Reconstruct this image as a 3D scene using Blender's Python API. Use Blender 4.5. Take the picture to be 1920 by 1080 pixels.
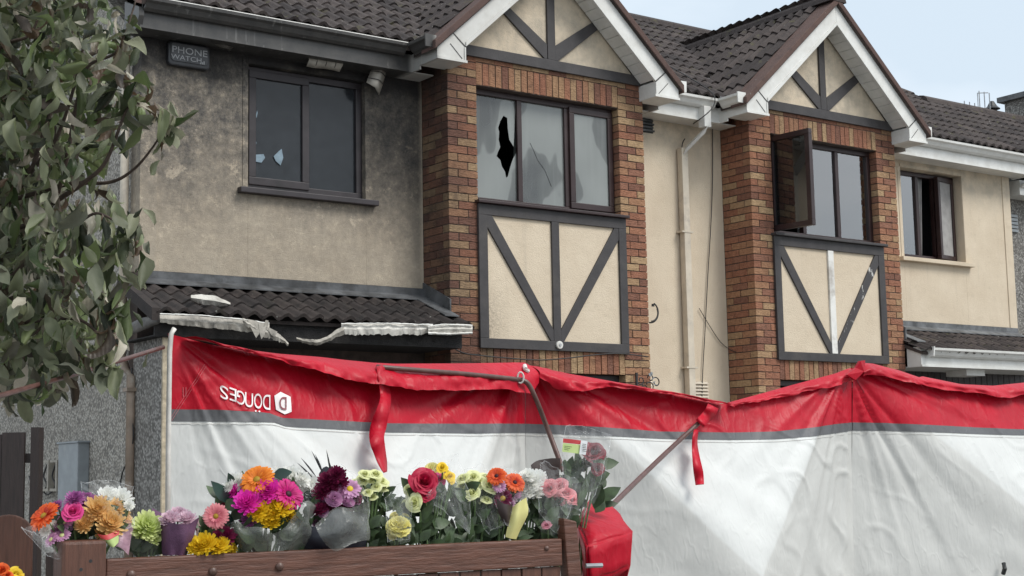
import bpy, bmesh, math, random
from math import sin, cos, pi, radians, exp, hypot, atan2
from mathutils import Vector, Matrix, noise
import numpy as np
random.seed(7)
for o in list(bpy.data.objects): bpy.data.objects.remove(o)
SC = bpy.context.scene
COL = SC.collection

# ------------------------------------------------------------------ camera
YAW, PITCH, ROLL = radians(35.884), radians(7.0465), radians(-1.0828)
CAM = Vector((-7.4184, -11.6712, 1.6)); FPX = 2765.72
_fw = Vector((sin(YAW)*cos(PITCH), cos(YAW)*cos(PITCH), sin(PITCH)))
_rt = Vector((cos(YAW), -sin(YAW), 0)); _up = _rt.cross(_fw)
RT = _rt*cos(ROLL) + _up*sin(ROLL); UP = _up*cos(ROLL) - _rt*sin(ROLL); FW = _fw
cd = bpy.data.cameras.new('camera'); cd.sensor_width = 36; cd.lens = FPX/1920*36
cd.clip_start = 0.05; cd.clip_end = 2000
co = bpy.data.objects.new('camera', cd); COL.objects.link(co)
co.matrix_world = Matrix(((RT.x, UP.x, -FW.x, CAM.x), (RT.y, UP.y, -FW.y, CAM.y), (RT.z, UP.z, -FW.z, CAM.z), (0, 0, 0, 1)))
SC.camera = co

# ------------------------------------------------------------------ overcast sky and weak soft sun
SUN_EL, SUN_AZ = radians(50), radians(152)      # azimuth clockwise from +Y
w = bpy.data.worlds.new('World'); SC.world = w; w.use_nodes = True
nt = w.node_tree; nt.nodes.clear(); N = nt.nodes.new; Lk = nt.links.new
wo = N('ShaderNodeOutputWorld'); bg = N('ShaderNodeBackground'); bg.inputs['Strength'].default_value = 0.1
sk = N('ShaderNodeTexSky'); sk.sky_type = 'NISHITA'; sk.sun_disc = False
sk.sun_elevation = SUN_EL; sk.sun_rotation = SUN_AZ; sk.dust_density = 3.0; sk.air_density = 1.0
tc = N('ShaderNodeTexCoord'); mp = N('ShaderNodeMapping'); mp.inputs['Scale'].default_value = (1.2, 1.2, 3.0)
nz = N('ShaderNodeTexNoise'); nz.inputs['Scale'].default_value = 2.1; nz.inputs['Detail'].default_value = 5
rp = N('ShaderNodeValToRGB')
rp.color_ramp.elements[0].position = .36; rp.color_ramp.elements[0].color = (4.3, 5.0, 5.65, 1)
rp.color_ramp.elements[1].position = .66; rp.color_ramp.elements[1].color = (6.6, 6.95, 7.3, 1)
mx = N('ShaderNodeMix'); mx.data_type = 'RGBA'; mx.inputs[0].default_value = .92
Lk(tc.outputs['Generated'], mp.inputs[0]); Lk(mp.outputs[0], nz.inputs['Vector']); Lk(nz.outputs[0], rp.inputs[0])
Lk(sk.outputs[0], mx.inputs[6]); Lk(rp.outputs[0], mx.inputs[7]); Lk(mx.outputs[2], bg.inputs['Color']); Lk(bg.outputs[0], wo.inputs[0])
sl = bpy.data.lights.new('sun', 'SUN'); sl.energy = 1.5; sl.angle = radians(25); sl.color = (1, .97, .92)
so = bpy.data.objects.new('sun', sl); COL.objects.link(so)
sd = Vector((sin(SUN_AZ)*cos(SUN_EL), cos(SUN_AZ)*cos(SUN_EL), sin(SUN_EL)))
so.rotation_euler = sd.to_track_quat('Z', 'Y').to_euler()
SC.view_settings.view_transform = 'Standard'; SC.view_settings.look = 'None'
SC.view_settings.exposure = 0.78; SC.view_settings.gamma = 1

# ------------------------------------------------------------------ picture measurements -> places
def ray(x, y): return FW + RT*((x-960)/FPX) + UP*((540-y)/FPX)
def atz(x, y, z): return CAM + ray(x, y)*z
def onY(x, y, Y): d = ray(x, y); return CAM + d*((Y-CAM.y)/d.y)
def onX(x, y, X): d = ray(x, y); return CAM + d*((X-CAM.x)/d.x)
def onP(x, y, p, n): d = ray(x, y); return CAM + d*((p-CAM).dot(n)/d.dot(n))

# ------------------------------------------------------------------ materials
def nodes(name):
    m = bpy.data.materials.new(name); m.use_nodes = True
    t = m.node_tree; b = t.nodes['Principled BSDF']
    return m, t, b
class NT:
    def __init__(s, t): s.t = t
    def n(s, ty, **kw):
        q = s.t.nodes.new('ShaderNode'+ty)
        for k, v in kw.items():
            if hasattr(q, k): setattr(q, k, v)
            else: q.inputs[k.replace('_', ' ')].default_value = v
        return q
    def l(s, a, b): s.t.links.new(a, b)
    def math(s, op, a, b=None, clamp=False):
        q = s.t.nodes.new('ShaderNodeMath'); q.operation = op; q.use_clamp = clamp
        for i, v in enumerate((a, b)):
            if v is None: continue
            if isinstance(v, (int, float)): q.inputs[i].default_value = v
            else: s.l(v, q.inputs[i])
        return q.outputs[0]
    def rng(s, v, a, b, c=0., d=1.):
        q = s.t.nodes.new('ShaderNodeMapRange'); q.interpolation_type = 'SMOOTHSTEP'
        s.l(v, q.inputs[0])
        for i, x in enumerate((a, b, c, d)): q.inputs[i+1].default_value = x
        return q.outputs[0]
    def mix(s, f, a, b, mode='MIX'):
        q = s.t.nodes.new('ShaderNodeMix'); q.data_type = 'RGBA'; q.blend_type = mode
        for i, v in ((0, f), (6, a), (7, b)):
            if isinstance(v, (int, float)): q.inputs[i].default_value = v
            elif isinstance(v, tuple): q.inputs[i].default_value = v if len(v) == 4 else (*v, 1)
            else: s.l(v, q.inputs[i])
        return q.outputs[2]
    def pos(s):
        g = s.t.nodes.new('ShaderNodeNewGeometry'); x = s.t.nodes.new('ShaderNodeSeparateXYZ')
        s.l(g.outputs['Position'], x.inputs[0]); return g.outputs['Position'], x.outputs
    def noise(s, vec, sc, det=3, rough=.55):
        q = s.t.nodes.new('ShaderNodeTexNoise'); q.inputs['Scale'].default_value = sc
        q.inputs['Detail'].default_value = det; q.inputs['Roughness'].default_value = rough
        if vec is not None: s.l(vec, q.inputs['Vector'])
        return q.outputs[0]
    def ramp(s, v, pts, const=False):
        q = s.t.nodes.new('ShaderNodeValToRGB'); cr = q.color_ramp
        if const: cr.interpolation = 'CONSTANT'
        while len(cr.elements) < len(pts): cr.elements.new(.5)
        for e, (p, c) in zip(cr.elements, pts): e.position = p; e.color = (*c, 1)
        s.l(v, q.inputs[0]); return q.outputs[0]
    def bump(s, b, h, st, dist=.01):
        q = s.t.nodes.new('ShaderNodeBump'); q.inputs['Strength'].default_value = st; q.inputs['Distance'].default_value = dist
        s.l(h, q.inputs['Height']); s.l(q.outputs[0], b.inputs['Normal'])

def plain(name, c, r=.6, var=.25, sc=14., bump=.0, metal=0., spec=.5, dirt=None):
    m, t, b = nodes(name); k = NT(t); p, x = k.pos()
    n = k.noise(p, sc, 4); lo = tuple(v*(1-var) for v in c); hi = tuple(min(1, v*(1+var)) for v in c)
    col = k.ramp(n, [(.3, lo), (.7, hi)])
    if dirt: col = k.mix(k.rng(k.noise(p, 3.1, 5, .7), .5, .72), col, dirt)
    k.l(col, b.inputs['Base Color'])
    b.inputs['Roughness'].default_value = r; b.inputs['Metallic'].default_value = metal
    b.inputs['Specular IOR Level'].default_value = spec
    if bump: k.bump(b, k.noise(p, sc*6, 3), bump, .01)
    return m

def mat_brick():
    m, t, b = nodes('multi_brick'); k = NT(t); p, x = k.pos()
    oi = k.n('ObjectInfo'); isl = k.n('NewGeometry')
    rnd = k.math('FRACT', k.math('ADD', oi.outputs['Random'], isl.outputs['Random Per Island']))
    c = k.ramp(rnd, [(0, (.20, .075, .05)), (.14, (.33, .125, .07)), (.30, (.40, .165, .09)), (.44, (.43, .22, .115)),
                     (.58, (.47, .31, .165)), (.70, (.29, .12, .075)), (.80, (.53, .37, .20)), (.90, (.38, .19, .10)), (.96, (.45, .27, .14))], True)
    c = k.mix(.38, c, (.255, .155, .108))
    g = k.noise(p, 26, 5, .7); c = k.mix(1., c, k.ramp(g, [(.3, (.72, .7, .7)), (.7, (1.15, 1.15, 1.15))]), 'MULTIPLY')
    c = k.mix(k.rng(k.noise(p, 7, 4, .7), .56, .72, 0, .5), c, (.11, .065, .05))
    # smoke staining of the burnt end, plus painted eaves shadow on side and top
    s1 = k.math('MAXIMUM', k.rng(x[0], .02, .62, .5, 0.), k.rng(x[0], .003, .012, .72, 0.)); s2 = k.math('MULTIPLY', k.rng(x[0], .0, 1.5, 1, 0), k.rng(x[2], 2.6, 3.3, .75, 0))
    s3 = k.math('MULTIPLY', k.rng(x[0], .004, .02, 1, 0), k.rng(x[2], 4.3, 5.25, .3, .85))
    s4 = k.rng(x[2], 5.1, 5.5, 0, .25)
    s = k.math('MAXIMUM', k.math('MAXIMUM', s1, s2), k.math('MAXIMUM', s3, s4))
    s = k.math('MULTIPLY', s, k.rng(k.noise(p, 3, 4, .6), .25, .75, .6, 1.15), True)
    c = k.mix(s, c, (.035, .028, .026))
    k.l(c, b.inputs['Base Color']); b.inputs['Roughness'].default_value = .85; b.inputs['Specular IOR Level'].default_value = .25
    st = k.n('Mapping'); st.inputs['Scale'].default_value = (1, 1, 3.5); k.l(p, st.inputs[0])
    k.bump(b, k.noise(st.outputs[0], 22, 5, .65), .8, .02)
    return m

def mat_render():
    m, t, b = nodes('cream_render'); k = NT(t); p, x = k.pos()
    c = k.ramp(k.noise(p, 2.2, 5, .6), [(.3, (.60, .50, .375)), (.7, (.685, .585, .45))])
    c = k.mix(k.math('MULTIPLY', k.rng(k.noise(p, 9, 5, .75), .52, .75), .25), c, (.40, .33, .24))
    # rain streaks
    sm = k.n('Mapping'); sm.inputs['Scale'].default_value = (9, 9, .55); k.l(p, sm.inputs[0])
    c = k.mix(k.rng(k.noise(sm.outputs[0], 1.3, 4, .6), .56, .8, 0, .32), c, (.36, .31, .245))
    # blotchy grey, stronger high on the walls
    c = k.mix(k.math('MULTIPLY', k.rng(x[2], 4.7, 5.3, 0, .55), k.rng(k.noise(p, 4, 5, .7), .35, .7)), c, (.25, .235, .20))
    # smoke damage on the burnt end: heavier towards the eaves, flaked patches
    inx = k.rng(x[0], -.06, .05, 1, 0)
    zf = k.rng(k.math('ADD', x[2], k.math('MULTIPLY', k.math('SUBTRACT', k.noise(p, 1.5, 5, .6), .5), 1.5)), 3.45, 4.7, .54, .95)
    fl = k.rng(k.noise(p, 9, 8, .85), .54, .68, 1, .5)
    fl2 = k.math('MULTIPLY', k.rng(k.noise(p, 3.4, 8, .82), .57, .62, 0, 1), k.rng(x[2], 4.9, 5.15, .42, 0))
    soot = k.math('MULTIPLY', k.math('MULTIPLY', k.math('MULTIPLY', zf, fl), k.rng(k.noise(p, 9, 7, .8), .36, .64, 1.06, .80)), inx)
    soot = k.math('MULTIPLY', soot, k.math('SUBTRACT', 1., fl2), True)
    e = k.math('MULTIPLY', k.rng(x[2], 4.95, 5.3, 0, .75), inx); soot = k.math('MAXIMUM', soot, e)  # top band deepened in colour for the soffit shading
    c = k.mix(soot, c, k.ramp(k.noise(p, 30, 4, .7), [(.3, (.048, .046, .045)), (.75, (.150, .139, .126))]))
    # soffit shading and black smoke painted under the eaves and above the window
    wob = k.math('MULTIPLY', k.math('SUBTRACT', k.noise(p, 3.5, 5, .65), .5), .5); zz = k.math('ADD', x[2], wob)
    pl = k.math('MULTIPLY', k.rng(zz, 4.95, 5.27, 0, .93), inx)
    rt = k.math('MULTIPLY', k.math('MULTIPLY', k.rng(k.math('ADD', x[0], wob), -.85, -.5), inx), k.rng(zz, 3.5, 4.6, 0, .55))
    c = k.mix(k.math('MAXIMUM', pl, rt), c, (.024, .023, .024))
    # scorched left edge of the panel next to the porch
    g = k.math('MULTIPLY', k.rng(x[0], .40, .72, .6, 0), k.math('MULTIPLY', k.rng(x[0], .2, .25), k.rng(x[2], 3.5, 2.9, 0, 1)))
    g = k.math('MULTIPLY', g, k.rng(k.noise(p, 40, 4, .8), .3, .7))
    c = k.mix(g, c, (.07, .06, .055))
    k.l(c, b.inputs['Base Color']); b.inputs['Roughness'].default_value = .9; b.inputs['Specular IOR Level'].default_value = .2
    k.bump(b, k.math('ADD', k.noise(p, 90, 3, .6), k.math('MULTIPLY', k.noise(p, 14, 3), .6)), .5, .012)
    return m

def mat_pvc():
    m, t, b = nodes('white_pvc'); k = NT(t); p, x = k.pos()
    c = k.ramp(k.noise(p, 5, 5, .7), [(.3, (.62, .61, .57)), (.7, (.78, .78, .75))])
    c = k.mix(k.rng(k.noise(p, 2.3, 6, .75), .55, .75, 0, .35), c, (.42, .41, .36))
    c = k.mix(k.rng(x[0], .0, 2.6, .28, 0), c, (.33, .31, .28))
    sm = k.n('Mapping'); sm.inputs['Scale'].default_value = (7, 7, .6); k.l(p, sm.inputs[0])
    st = k.rng(k.noise(sm.outputs[0], 2, 4, .6), .60, .74, .97, .78)
    s = k.math('MULTIPLY', k.rng(x[0], -.33, -.22, 1, 0), st)
    s = k.math('MULTIPLY', s, k.rng(x[2], 3.2, 3.6, 0, 1))
    c = k.mix(s, c, k.ramp(k.noise(p, 6, 5, .7), [(.3, (.022, .022, .023)), (.7, (.062, .058, .054))]))
    k.l(c, b.inputs['Base Color']); b.inputs['Roughness'].default_value = .42
    return m

def mat_tile(name, c1, c2, c3, moss=.35):
    m, t, b = nodes(name); k = NT(t); p, x = k.pos(); oi = k.n('ObjectInfo')
    c = k.mix(oi.outputs['Random'], c1, c2)
    c = k.mix(k.rng(k.noise(p, 9, 6, .75), .45, .7), c, c3)
    c = k.mix(k.math('MULTIPLY', k.rng(k.noise(p, 5, 6, .8), .57, .66), moss), c, (.10, .095, .045))
    c = k.mix(k.rng(k.noise(p, 23, 3, .6), .70, .74, 0, .8), c, (.33, .33, .30))
    k.l(c, b.inputs['Base Color']); b.inputs['Roughness'].default_value = .85; b.inputs['Specular IOR Level'].default_value = .3
    k.bump(b, k.noise(p, 60, 4, .7), .5, .01)
    return m

def mat_pebble(name, cs, sc=70.):
    m, t, b = nodes(name); k = NT(t); p, x = k.pos()
    v = k.n('TexVoronoi'); v.inputs['Scale'].default_value = sc; k.l(p, v.inputs['Vector'])
    sx = k.n('SeparateColor'); k.l(v.outputs['Color'], sx.inputs[0])
    c = k.ramp(sx.outputs[0], cs)
    c = k.mix(k.rng(v.outputs['Distance'], .3, .7, 0, .6), c, (.07, .066, .06))
    c = k.mix(k.rng(k.noise(p, 1.2, 5, .6), .4, .7, 0, .35), c, (.16, .145, .125))
    k.l(c, b.inputs['Base Color']); b.inputs['Roughness'].default_value = .85
    k.bump(b, v.outputs['Distance'], -1., .02)
    return m

def mat_glass(name, film=(.3, .34, .36), fa=.0, patt=False, rough=.02, glossy=1.0):
    m, t, b = nodes(name); k = NT(t); p, x = k.pos(); out = t.nodes['Material Output']
    fr = k.n('Fresnel'); fr.inputs['IOR'].default_value = 1.6
    gl = k.n('BsdfGlossy'); gl.inputs['Roughness'].default_value = rough; gl.inputs['Color'].default_value = (glossy, glossy, glossy, 1)
    tr = k.n('BsdfTransparent'); tr.inputs['Color'].default_value = (.86, .89, .88, 1)
    a = k.n('MixShader'); k.l(k.math('ADD', k.math('MULTIPLY', fr.outputs[0], 2.2), .12, True), a.inputs[0]); k.l(tr.outputs[0], a.inputs[1]); k.l(gl.outputs[0], a.inputs[2])
    if fa > 0:
        d = k.n('BsdfDiffuse')
        if patt:
            q = k.n('Mapping'); q.inputs['Scale'].default_value = (1, 1, .6); k.l(p, q.inputs[0])
            n = k.noise(q.outputs[0], 2.3, 2, .4)
            c = k.ramp(n, [(.36, (film[0]*.30, film[1]*.30, film[2]*.31)), (.47, tuple(v*.48 for v in film)), (.49, tuple(v*.85 for v in film)), (.7, film)])
            s = k.n('Mapping'); s.inputs['Scale'].default_value = (14, 14, .7); k.l(p, s.inputs[0])
            c = k.mix(k.rng(k.noise(s.outputs[0], 1.5, 4), .45, .75, 0, .16), c, tuple(v*1.2 for v in film))
            k.l(c, d.inputs['Color'])
        else:
            k.l(k.ramp(k.noise(p, 9, 5, .7), [(.3, tuple(v*.6 for v in film)), (.7, film)]), d.inputs['Color'])
        z = k.n('MixShader'); z.inputs[0].default_value = fa; k.l(a.outputs[0], z.inputs[1]); k.l(d.outputs[0], z.inputs[2]); a = z
    k.l(a.outputs[0], out.inputs['Surface']); return m

def mat_film(name, c, op, rough=.12, face=.4):
    m, t, b = nodes(name); k = NT(t); p, x = k.pos(); out = t.nodes['Material Output']
    tr = k.n('BsdfTransparent'); pr = b
    b.inputs['Base Color'].default_value = (*c, 1); b.inputs['Roughness'].default_value = rough
    b.inputs['Specular IOR Level'].default_value = .8
    k.bump(b, k.noise(p, 30, 3, .6), .5, .02)
    f = k.n('LayerWeight'); f.inputs['Blend'].default_value = .35
    fac = k.math('ADD', k.math('MULTIPLY', f.outputs['Facing'], face), op, True)
    z = k.n('MixShader'); k.l(fac, z.inputs[0]); k.l(tr.outputs[0], z.inputs[1]); k.l(b.outputs[0], z.inputs[2])
    k.l(z.outputs[0], out.inputs['Surface']); return m

def mat_cloth(name, c, rough, trans, bsc=7., bst=.35, var=.1, dirt=None, second=None):
    m, t, b = nodes(name); k = NT(t); p, x = k.pos(); out = t.nodes['Material Output']
    col = k.ramp(k.noise(p, 3, 4, .6), [(.3, tuple(v*(1-var) for v in c)), (.7, c)])
    if dirt: col = k.mix(k.rng(k.noise(p, 2.1, 6, .75), .55, .78, 0, .5), col, dirt)
    if second:
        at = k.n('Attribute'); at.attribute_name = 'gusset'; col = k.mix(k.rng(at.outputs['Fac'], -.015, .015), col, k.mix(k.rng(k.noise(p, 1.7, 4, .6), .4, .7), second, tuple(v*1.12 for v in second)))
    k.l(col, b.inputs['Base Color']); b.inputs['Roughness'].default_value = rough; b.inputs['Specular IOR Level'].default_value = .28
    st = k.n('Mapping'); st.inputs['Scale'].default_value = (1, 1, .45); st.inputs['Rotation'].default_value = (.2, .5, .3); k.l(p, st.inputs[0])
    h = k.math('ADD', k.noise(st.outputs[0], bsc, 4, .55), k.math('MULTIPLY', k.noise(p, bsc*3.2, 2), .12))
    q2 = k.n('Mapping'); q2.inputs['Scale'].default_value = (1.3, 1.3, .55); q2.inputs['Rotation'].default_value = (.6, -.5, .9); k.l(p, q2.inputs[0])
    for scl, vec in ((3.2, q2.outputs[0]), (5.5, st.outputs[0])):
        rd = k.math('ABSOLUTE', k.math('SUBTRACT', k.noise(vec, scl, 3, .5), .5)); h = k.math('ADD', h, k.math('MULTIPLY', k.rng(rd, 0, .03, 1, 0), .06))
    k.bump(b, h, bst*1.25, .05)
    if trans:
        tl = k.n('BsdfTranslucent'); k.l(col, tl.inputs['Color'])
        z = k.n('MixShader'); z.inputs[0].default_value = trans; k.l(b.outputs[0], z.inputs[1]); k.l(tl.outputs[0], z.inputs[2]); k.l(z.outputs[0], out.inputs['Surface'])
    return m

def mat_petal(name, c, c2=None, var=.25):
    m, t, b = nodes(name); k = NT(t); g = k.n('NewGeometry'); oi = k.n('ObjectInfo')
    a = k.mix(g.outputs['Random Per Island'], tuple(v*(1-var) for v in c), tuple(min(.95, v*(1+var*.5)) for v in (c2 or c)))
    tcn = k.n('TexCoord'); L = k.n('VectorMath', operation='LENGTH'); k.l(tcn.outputs['Object'], L.inputs[0])
    if c2: a = k.mix(k.rng(L.outputs['Value'], .45, .95), a, c2)
    k.l(a, b.inputs['Base Color']); b.inputs['Roughness'].default_value = .55
    out = t.nodes['Material Output']; tl = k.n('BsdfTranslucent'); k.l(a, tl.inputs['Color'])
    z = k.n('MixShader'); z.inputs[0].default_value = .35; k.l(b.outputs[0], z.inputs[1]); k.l(tl.outputs[0], z.inputs[2]); k.l(z.outputs[0], out.inputs['Surface'])
    return m

def mat_leaf():
    m, t, b = nodes('dusty_leaf'); k = NT(t); g = k.n('NewGeometry'); oi = k.n('ObjectInfo')
    r = k.math('FRACT', k.math('ADD', oi.outputs['Random'], g.outputs['Random Per Island']))
    c = k.ramp(r, [(0, (.045, .075, .024)), (.14, (.105, .145, .050)), (.26, (.028, .038, .020)), (.38, (.16, .195, .080)), (.50, (.058, .076, .034)),
                   (.60, (.24, .26, .145)), (.70, (.13, .082, .050)), (.78, (.060, .043, .030)), (.84, (.58, .52, .42)), (.91, (.20, .26, .10))], True)
    tcn = k.n('TexCoord'); n = k.noise(tcn.outputs['Object'], 25, 4, .7)
    c = k.mix(k.rng(n, .45, .75, 0, .4), c, (.15, .135, .10))
    c = k.mix(k.math('MULTIPLY', g.outputs['Backfacing'], .38), c, (.36, .36, .27))
    k.l(c, b.inputs['Base Color']); b.inputs['Roughness'].default_value = .42
    wv = k.n('TexWave'); wv.inputs['Scale'].default_value = 22; wv.inputs['Distortion'].default_value = 2; k.l(tcn.outputs['Object'], wv.inputs['Vector'])
    k.bump(b, wv.outputs[1], .25, .004)
    out = t.nodes['Material Output']; tl = k.n('BsdfTranslucent'); k.l(c, tl.inputs['Color'])
    z = k.n('MixShader'); z.inputs[0].default_value = .3; k.l(b.outputs[0], z.inputs[1]); k.l(tl.outputs[0], z.inputs[2]); k.l(z.outputs[0], out.inputs['Surface'])
    return m

def mat_wood(name, c, sc=1., ax=(1, 1, 12)):
    m, t, b = nodes(name); k = NT(t); p, x = k.pos(); oi = k.n('ObjectInfo')
    q = k.n('Mapping'); q.inputs['Scale'].default_value = ax; k.l(p, q.inputs[0])
    n = k.noise(q.outputs[0], 5*sc, 5, .65)
    a = k.ramp(n, [(.3, tuple(v*.6 for v in c)), (.5, c), (.72, tuple(v*1.35 for v in c))])
    a = k.mix(k.math('MULTIPLY', oi.outputs['Random'], .35), a, tuple(v*.7 for v in c))
    a = k.mix(k.rng(k.noise(p, 16, 6, .8), .64, .72, 0, .4), a, (.20, .14, .10))
    k.l(a, b.inputs['Base Color']); b.inputs['Roughness'].default_value = .5
    k.bump(b, n, .5, .012); return m

M = {}
M['brick'] = mat_brick(); M['render'] = mat_render(); M['pvc'] = mat_pvc()
M['mortar'] = plain('brown_mortar', (.085, .062, .052), .95, .3, 12, .4, dirt=(.05, .04, .035))
M['tile'] = mat_tile('roof_tile', (.040, .033, .032), (.088, .071, .065), (.036, .030, .029), .6)
M['verge'] = mat_tile('verge_tile', (.105, .066, .057), (.12, .075, .063), (.085, .056, .05), .25)
M['tile_burnt'] = mat_tile('burnt_tile', (.032, .027, .026), (.055, .044, .040), (.022, .020, .019), .1)
M['timber'] = plain('grey_painted_timber', (.044, .040, .041), .6, .2, 9, .15, dirt=(.062, .056, .052))
M['timber_white'] = plain('stripped_white_timber', (.74, .73, .69), .6, .1, 9, .1, dirt=(.45, .42, .38))
M['frame'] = plain('brown_window_frame', (.030, .015, .015), .4, .2, 6, dirt=(.045, .028, .027))
M['frame_burnt'] = plain('sooty_window_frame', (.030, .024, .027), .5, .25, 9, dirt=(.016, .014, .015))
M['lead'] = plain('lead_flashing', (.125, .13, .135), .65, .5, 7, .3, dirt=(.05, .05, .05))
M['lead_burnt'] = plain('sooty_lead', (.075, .078, .082), .7, .6, 6, .3, dirt=(.03, .03, .03))
M['timber_peel'] = plain('peeling_grey_timber', (.050, .046, .047), .6, .2, 9, .15)
M['char'] = plain('charred_wood', (.014, .013, .013), .8, .5, 20, .9, dirt=(.04, .037, .034))
M['dark'] = plain('dark_room', (.028, .028, .03), .9, .3, 3)
M['wall_in'] = plain('dim_room_plaster', (.10, .10, .105), .9, .2, 3)
M['pebble'] = mat_pebble('pebbledash', [(0, (.17, .155, .135)), (.35, (.40, .37, .32)), (.65, (.56, .53, .47)), (.9, (.27, .25, .22)), (1, (.70, .67, .61))], 48)
M['pebble_dark'] = mat_pebble('pebbledash_dark', [(0, (.08, .075, .07)), (.4, (.24, .23, .21)), (.7, (.40, .385, .36)), (1, (.15, .14, .13))], 48)
M['brass'] = plain('stone_quoin', (.46, .39, .28), .9, .35, 16, .4, dirt=(.14, .11, .08))
M['glass'] = mat_glass('clear_glass')
M['glass_smoke'] = mat_glass('smoke_filmed_glass', (.30, .32, .305), .74, True, .06)
M['glass_dark'] = mat_glass('shaded_glass', (.014, .015, .016), .62, False, .03)  # near-black film paints the dim brick reflection of the open pane
M['shard'] = plain('sky_tinted_glass', (.20, .27, .32), .15, .2, 30)  # pale blue colours in the sky reflected by the clean shards
M['glass_soot'] = mat_glass('sooty_glass', (.034, .038, .043), .86, False, .16)
M['curtain'] = plain('net_curtain', (.62, .64, .66), .9, .1, 8)
M['curtain_dark'] = plain('grey_curtain', (.30, .29, .28), .9, .2, 8)
M['pipe_cream'] = plain('cream_pipe', (.60, .53, .425), .5, .12, 6, dirt=(.42, .37, .31))
M['pipe_grey'] = plain('grey_pipe_side', (.30, .275, .245), .5, .2, 6)
M['cable'] = plain('black_cable', (.02, .019, .019), .5)
M['iron'] = plain('black_iron', (.022, .023, .024), .5)
M['alarm'] = plain('sooty_alarm_box', (.020, .021, .024), .35, .3, 8)
M['alarm_face'] = plain('alarm_face', (.058, .060, .064), .4, .3, 8)
M['letter_grey'] = plain('grey_lettering', (.36, .365, .37), .5, .2, 30)
M['tarp_red'] = mat_cloth('red_tarpaulin', (.50, .003, .020), .44, .0, 6, .25, .25, None)
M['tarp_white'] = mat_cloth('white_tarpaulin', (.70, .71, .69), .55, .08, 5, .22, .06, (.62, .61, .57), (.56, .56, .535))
M['band'] = mat_cloth('grey_reflective_band', (.125, .128, .135), .5, 0, 5, .3, .15)
M['whiteprint'] = plain('white_print', (.80, .76, .75), .5, .06, 20)
M['seam_red'] = plain('red_stitching', (.60, .16, .18), .6, .1, 20)
M['redprint'] = plain('dark_red_print', (.22, .03, .045), .5, .06, 20)
M['tape'] = plain('white_tape', (.66, .64, .60), .5, .12, 20, dirt=(.45, .42, .38))
M['pole'] = plain('brown_pole', (.105, .052, .043), .35, .25, 30)
M['steel'] = plain('steel', (.35, .36, .37), .35, .15, 20, metal=.8)
M['wood'] = mat_wood('brown_stained_wood', (.120, .050, .032), 1., (1.5, 1.5, 14))
M['wood_v'] = mat_wood('brown_stained_board', (.112, .048, .031), 1., (14, 14, 1.2))
M['wood_dark'] = mat_wood('dark_gate_wood', (.026, .017, .015), 1., (12, 12, 1))
M['bolt'] = plain('painted_bolt', (.10, .055, .042), .4)
M['meter'] = plain('grey_meter_cover', (.27, .295, .31), .55, .12, 9, dirt=(.36, .37, .36))
M['meter_c'] = plain('meter_box', (.33, .30, .25), .6, .2, 12)
M['bark'] = plain('twig_bark', (.085, .060, .048), .8, .4, 25, .4)
M['leaf'] = mat_leaf()
M['ground'] = plain('paving', (.17, .165, .155), .9, .3, 3, .4, dirt=(.10, .095, .09))
M['film'] = mat_film('clear_cellophane', (.92, .94, .94), .02, .05, .14)
M['film_edge'] = mat_film('cellophane_edge', (.9, .92, .92), .16, .2, .3)
M['film_grey'] = mat_film('grey_organza', (.22, .23, .21), .36, .3)
M['film_pink'] = mat_film('pink_film', (.62, .36, .46), .45, .3)
M['paper_purple'] = plain('purple_paper', (.105, .045, .095), .7, .15, 30, .3)
M['paper_navy'] = plain('navy_paper', (.012, .014, .024), .5, .2, 12)
M['paper_yellow'] = plain('pale_yellow_paper', (.66, .62, .25), .6, .1, 10)
M['paper_white'] = plain('white_tissue', (.70, .72, .73), .7, .08, 10)
M['paper_pink'] = plain('dusty_pink_paper', (.42, .30, .29), .7, .1, 10)
M['paper_brown'] = plain('dark_brown_wrap', (.045, .030, .028), .5, .2, 10)
M['label_green'] = plain('label_green', (.50, .62, .24), .5, .05)
M['label_red'] = plain('label_red', (.45, .035, .035), .5, .05)
M['label_black'] = plain('label_black', (.02, .02, .02), .5)
M['foliage'] = plain('bouquet_foliage', (.045, .075, .030), .5, .5, 25)
M['foliage_d'] = plain('glossy_dark_leaf', (.012, .036, .026), .35, .35, 14)
M['stem'] = plain('green_stem', (.10, .16, .06), .5, .3, 30)
_t = M['timber_peel'].node_tree; _k = NT(_t); _p, _x = _k.pos(); _b = _t.nodes['Principled BSDF']; _m = _k.n('Mapping'); _m.inputs['Scale'].default_value = (3, 3, 1.2); _k.l(_p, _m.inputs[0])
_k.l(_k.mix(_k.rng(_k.noise(_m.outputs[0], 4.5, 5, .7), .60, .63), (.050, .046, .047), (.55, .54, .51)), _b.inputs['Base Color'])
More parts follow.
